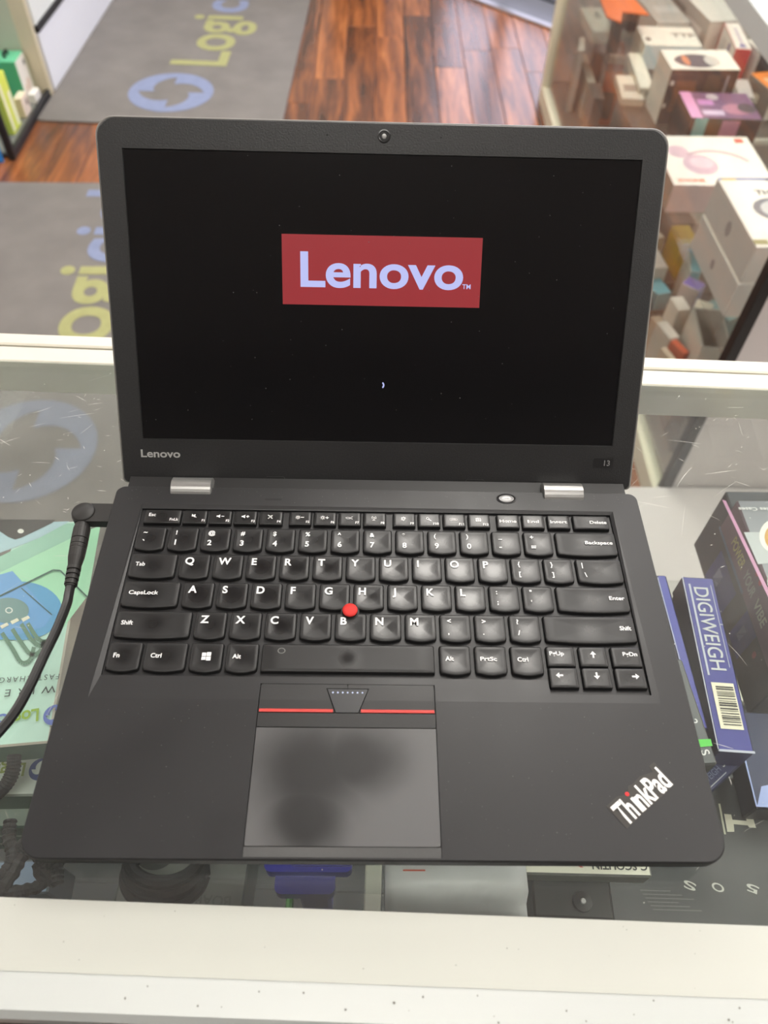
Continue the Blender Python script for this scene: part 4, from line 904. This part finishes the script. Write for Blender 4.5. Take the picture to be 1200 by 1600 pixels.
# braided cables in front of them
BR = pm('braid_black', (24, 24, 25), .7, 0, .5, 900, .8, 900)
def cabl(label, pts, r=.0042): 
    p = [P(*q) for q in pts]; o = p[0]; c_ = empty('braided_cable', label, 'cable', o, 0, 'black braided cables under the glass'); link('cord', tube('cord', [q-o for q in p], lambda t_: r*(1+.12*math.sin(t_*90)), 9, 10), c_, BR); return c_
cabl('thick black braided cable hanging down over the charger box pile', [(22, 1180, -.085), (20, 1205, -.09), (8, 1228, -.095), (-14, 1248, -.10)])
cabl('black braided cable looped at the bottom left picture corner', [(16, 1282, -.10), (14, 1310, -.10), (20, 1340, -.10), (4, 1368, -.10), (-14, 1380, -.10)], .0038)
cabl('black braided cable arching below the rounded laptop corner', [(36, 1335, -.10), (22, 1362, -.10), (6, 1392, -.10), (40, 1391, -.105), (66, 1380, -.11), (60, 1352, -.11), (84, 1376, -.11), (92, 1345, -.11)], .0036)
cabl('short black braided cable end right of the laptop corner arch', [(30, 1318, -.095), (50, 1330, -.095), (70, 1348, -.1), (88, 1352, -.1), (90, 1380, -.1)], .0033)
t = carton('blue_grey_sleeve', 'pale blue sleeve lying beneath the braided cables', (-20, 1400), (74, 1396), (0, 1345), -.15, .048, [(150, 172, 200), (110, 126, 140), (120, 130, 140)], cat='sleeve')
t = carton('speaker_carton', 'grey carton with a printed disc below the laptop front edge', (170, 1440), (374, 1452), (130, 1345), -.15, .048, [(122, 124, 119), (90, 94, 90), (90, 94, 90)], dmin=.075)
onTop(t, [circ(.24, .55, .16, 28, .14)], (66, 68, 66)); onTop(t, [circ(.26, .52, .04, 16, .05)], (170, 172, 166), lift=.0005); text('BOARD', .0065, cm((104, 106, 102)), t, topM(t, .72, .24, 180), .02, 'CENTER')
o = P(258, 1368, -.13); cc = empty('coiled_cable', 'black coiled power cable on the grey carton below the laptop', 'cable', o)
for k in range(3):
    pts = [Vector((.024*math.cos(a)*(1-.06*k), .017*math.sin(a)*(1-.1*k)+.004*k, .004*k)) for a in [i*2*math.pi/14+.4*k for i in range(15)]]
    link('coil', tube('coil', pts, .0042, 8, 6), cc, BR)
# blue plastic clips
BLP = pm('clip_blue', (58, 58, 168), .35, scale=50)
o = P(486, 1362, -.10); t = empty('blue_clip', 'blue plastic bracket half hidden under the laptop front edge', 'bracket', (o.x, o.y, SHZ+.001))
link('plate', prism('plate', rrect(-.028, .024, .0, .02, .004), .085, .098), t, BLP); link('tongue', prism('tongue', rrect(-.022, .014, -.010, .006, .004), .075, .088), t, BLP); link('rib', prism('rib', rrect(-.012, .024, .003, .007, .0015), .097, .1005), t, BLP); box('stem', (0, .005, .04), (.02, .02, .08), BLP, t, .002)
o = P(452, 1402, -.14); t = empty('green_stylus', 'thin green stick beside the blue bracket', 'stick', (o.x, o.y, SHZ)); link('shaft', tube('shaft', [(0, .03, .045), (0, 0, .055), (.001, -.02, .06)], .0024, 8), t, cm((70, 150, 62))); link('tip', lathe('tip', [(.0026, 0), (.001, .008)], 8), t, cm((60, 120, 56)), T(.001, -.02, .06) @ RX(R(90)))
# white wrapped pack
def wavy(label):
    o = P(716, 1374, -.06); t = empty('padded_envelope', label, 'envelope', (o.x, o.y, SHZ)); n, m = 14, 8; V = []; F = []
    W_, D_ = .078, .034
    for j in range(m+1):
        for i in range(n+1):
            x = (i/n-.5)*W_; y = (j/m-.5)*D_; e = (1-abs(2*i/n-1)**4)*(1-abs(2*j/m-1)**3)
            V.append((x, y, .132+.010*e+.0012*math.sin(i*1.7+j)*e - (.010 if j < 3 else 0)))
    for j in range(m):
        for i in range(n): a = j*(n+1)+i; F.append((a, a+1, a+n+2, a+n+1))
    k = len(V); V += [(x, y, .105) for x, y, z in V]; q = (n+1)
    F += [tuple(v+k for v in f[::-1]) for f in list(F)]
    ed = [i for i in range(q)]+[q*j+n for j in range(1, m+1)]+[q*m+i for i in range(n-1, -1, -1)]+[q*j for j in range(m-1, 0, -1)]
    for a, b in zip(ed, ed[1:]+ed[:1]): F.append((b, a, a+k, b+k))
    link('pouch', pyd('pouch', V, F), t, pm('pouch_white', (238, 239, 240), .4, scale=60), None, True); box('support', (0, .004, .052), (.06, .02, .105), cm((70, 72, 72)), t, .002); link('print', flat('print', [rectp(-.030, -.018, .003, .0038)]), t, cm((222, 110, 90)), T(0, 0, .1445))
wavy('white padded envelope below the front edge of the laptop')
t = carton('white_flat_box', 'thin white box with dark lettering, lower right of the padded envelope', (818, 1366), (1020, 1371), (815, 1330), -.0925, .016, [(226, 224, 208), (150, 150, 140), (120, 120, 116)])
text('G SCOUTIN', .0045, cm((66, 66, 66)), t, topM(t, .97, .62, 180), .03); onTop(t, [bar(.35, .75, .46, .35, .012)], (206, 96, 90))
t2 = carton('black_hinge_box', 'black box with a round screw below the thin white box', (835, 1432), (960, 1438), (830, 1340), -.11, .088, [(44, 46, 46), (40, 42, 42), (36, 38, 38)], dmin=.06)
onTop(t2, [rectp(.05, .55, .45, .68)], (84, 86, 84)); onTop(t2, [rectp(.6, .95, .5, .75)], (64, 66, 66)); w_, d_, h_ = size(t2); link('screw', lathe('screw', [(.006, 0), (.0055, .002), (.002, .0025)], 20), t2, pm('screw_dark', (30, 30, 30), .4), T(w_*.62, d_*.15, h_)); link('screw_cap', lathe('screw_cap', [(.0018, 0), (.0014, .0012)], 10), t2, pm('screw_shine', (220, 220, 220), .3), T(w_*.62, d_*.15, h_+.0024))
t = carton('large_black_box', 'large flat black box with white letters at the lower right', (960, 1452), (1300, 1462), (985, 1215), -.160, .039, [(50, 53, 55), (44, 46, 48), (40, 42, 44)], dmin=.10)
I = t.matrix_basis.inverted(); w_, d_, h_ = size(t)
def tq(px, py): q = I @ P(px, py, -.160); return (q.x, q.y)
a, b = Vector(tq(1140, 1272)), Vector(tq(1140, 1303))
link('letter', flat('letter', [[tq(1131, 1272), (tq(1142, 1273)), tq(1144, 1281), tq(1166, 1283), tq(1165, 1273), tq(1175, 1275), tq(1181, 1294), tq(1170, 1293), tq(1168, 1290), tq(1146, 1288), tq(1147, 1300), tq(1136, 1300)]]), t, cm((206, 202, 184)), T(0, 0, h_+.0005))
link('line', flat('line', [[tq(1122, 1256), tq(1125, 1256), tq(1134, 1304), tq(1131, 1304)]]), t, cm((190, 190, 170)), T(0, 0, h_+.0005))
for s, px in (('S', (1078, 1378)), ('O', (1122, 1381)), ('5', (1176, 1383))): q = tq(*px); text(s, .0052, cm((190, 190, 184)), t, T(q[0], q[1], h_+.0005) @ RZ(R(160)), .02, 'CENTER', .008)
for k in range(6): q = tq(1000+4*k, 1392+6*k); link('fine_print', flat('fine_print', [rectp(0, .020+.006*(k % 3), 0, .0006)]), t, cm((96, 98, 98)), T(q[0], q[1], h_+.0005))
# scale boxes
NAVY = (56, 58, 128)
def spine(label, A, B, Dp, zt, h, cols, **k): return carton('scale_box', label, A, B, Dp, zt, h, cols, **k)
t = spine('blue upright scale box with silver lettering and a barcode on its spine', (1122, 1174), (1180, 1178), (1050, 899), -.10, .024, [(62, 64, 142), (44, 46, 96), (26, 27, 50), (30, 32, 66)])
w_, d_, h_ = size(t); SV = cm((196, 200, 204))
text('DIGIWEIGH', w_*.46, SV, t, T(w_*.30, d_*.93, h_+.0005) @ RZ(R(-90)), .01, width=d_*.50)
onTop(t, [rectp(.16, .22, .40, .95), rectp(.84, .86, .45, .95), rectp(0, .03, 0, 1), rectp(0, 1, 0, .012), rectp(.84, .95, .70, .705)], (186, 190, 206), 'line')
bc = onTop(t, [rectp(.20, .84, .115, .36)], (232, 226, 204), 'barcode_label', .0005)
rb = random.Random(9); y = .135; pl = []
while y < .34:
    hgt = rb.choice([.003, .005, .008]); pl.append(rectp(.30, .80, y, y+hgt)); y += hgt+rb.choice([.004, .006, .009])
onTop(t, pl, (52, 50, 48), 'barcode', .0008)
spine('navy upright scale box carrying the blue one with the barcode', (1107, 1105), (1150, 1108), (1052, 905), -.1245, .074, [(40, 42, 88), (30, 32, 60), (26, 27, 50)])
t = spine('blue scale box half hidden behind the right laptop edge', (1090, 1140), (1108, 1140), (1012, 898), -.105, .093, [(74, 78, 160), (40, 42, 90), (34, 36, 70)])
onTop(t, [rectp(.02, .12, .05, .98)], (170, 176, 210), 'line')
t = spine('dark grey scale box with bright green stripe by the laptop edge', (1092, 1196), (1122, 1194), (1050, 1030), -.085, .113, [(92, 96, 98), (62, 66, 66), (70, 72, 72)])
w_, d_, h_ = size(t); I = t.matrix_basis.inverted()
def tq(px, py): q = I @ P(px, py, -.085); return (q.x, q.y)
link('stripe', flat('stripe', [[tq(1087, 1156), tq(1110, 1155), tq(1113, 1166), tq(1090, 1168)]]), t, cm((92, 206, 82)), T(0, 0, h_+.0005))
q = tq(1096, 1181); text('S', .0058, cm((226, 226, 226)), t, T(q[0], q[1]+.003, h_+.0005) @ RZ(R(-80)), .02, 'LEFT'); q = tq(1080, 1134); text('2', .0050, cm((226, 226, 226)), t, T(q[0], q[1]+.003, h_+.0005) @ RZ(R(-70)), .02, 'LEFT')
t = spine('navy box lying slanted under the barcode box, small silver words on it', (1109, 1242), (1168, 1186), (1085, 1205), -.1245, .033, [(40, 46, 88), (24, 26, 36), (30, 34, 60)])
w_, d_, h_ = size(t); text('CYBER', .0040, SV, t, topM(t, .55, .68), .02, width=w_*.32); text('SERIES', .0040, SV, t, topM(t, .55, .38), .02, width=w_*.34); text('WEIGH', .0045, cm((110, 120, 150)), t, topM(t, .08, .36), .0, width=w_*.4); onTop(t, [rectp(.05, .52, .16, .2)], (176, 180, 190), 'line')
# earbud boxes at the right edge
t = carton('phone_case_box', 'purple edged box with handwritten style slogan, stacked highest at the right edge', (1236, 1010), (1330, 1010), (1128, 781), -.08, .038, [(140, 144, 150), (66, 60, 80), (112, 84, 96), (92, 66, 78)])
w_, d_, h_ = size(t); I = t.matrix_basis.inverted()
def tq(px, py): q = I @ P(px, py, -.08); return (q.x, q.y)
def tpoly(polys, rgb, lift, name='print'): return link(name, flat(name, [[tq(*p) for p in q] for q in polys]), t, cm(rgb), T(0, 0, h_+lift))
tpoly([[(1128, 781), (1134, 783), (1244, 1012), (1236, 1010)]], (196, 140, 176), .0003, 'edge')
tpoly([circ(1210, 838, 24, 24, 26)], (236, 234, 226), .0005); tpoly([circ(1212, 840, 18, 24, 20)], (206, 156, 76), .0008); tpoly([circ(1222, 908, 24, 24, 24)], (180, 183, 184), .0006); tpoly([[(1162, 832), (1190, 832), (1206, 880), (1184, 882)]], (182, 188, 190), .0004)
q0, q1 = Vector(tq(1192, 794)), Vector(tq(1152, 793)); text('Cables Cases', .0032, cm((238, 238, 238)), t, T(q0.x+.014, q0.y, h_+.0008) @ RZ(R(180)), .03, width=.034)
for s, u0, wd, c in (('POWER', .18, .20, (200, 188, 120)), ('YOUR', .42, .16, (176, 178, 170)), ('VIBE', .62, .16, (196, 196, 176))): text(s, .0105, cm(c), t, leftM(t, u0, .30), .03, width=d_*wd)
onLeft(t, [circ(.50, .82, .018, 12, .09), circ(.56, .8, .018, 12, .09)], (190, 56, 76)); onLeft(t, [rectp(.0, .5, .02, .1)], (86, 104, 128))
t = carton('earphone_box', 'black box with blue prints under the purple edged box', (1236, 1050), (1330, 1050), (1106, 858), -.119, .080, [(46, 52, 56), (38, 40, 46), (42, 44, 50), (38, 40, 44)], dmin=.17)
onLeft(t, [rectp(.22, .48, .05, .55), rectp(.60, .74, .15, .65)], (44, 50, 120)); onLeft(t, [rectp(.28, .34, .2, .4), rectp(.64, .68, .3, .5)], (150, 156, 190)); onLeft(t, [rectp(.27, .5, .86, .95)], (176, 180, 172)); onLeft(t, [circ(.80, .5, .015, 10, .05)], (190, 56, 66))
t = carton('blue_tray_box', 'dark box with pale blue rim below the black box at the right edge', (1182, 1264), (1300, 1270), (1140, 1110), -.135, .024, [(46, 54, 84), (40, 44, 56), (38, 42, 58), (40, 44, 56)])
onTop(t, [rectp(0, .02, 0, 1), rectp(0, 1, 0, .02), [(0, 0), (.6, 0), (.6, .30), (.14, .22)]], (158, 174, 226), 'rim')
for o in list(bpy.data.objects):
    if '_s' in o: del o['_s']
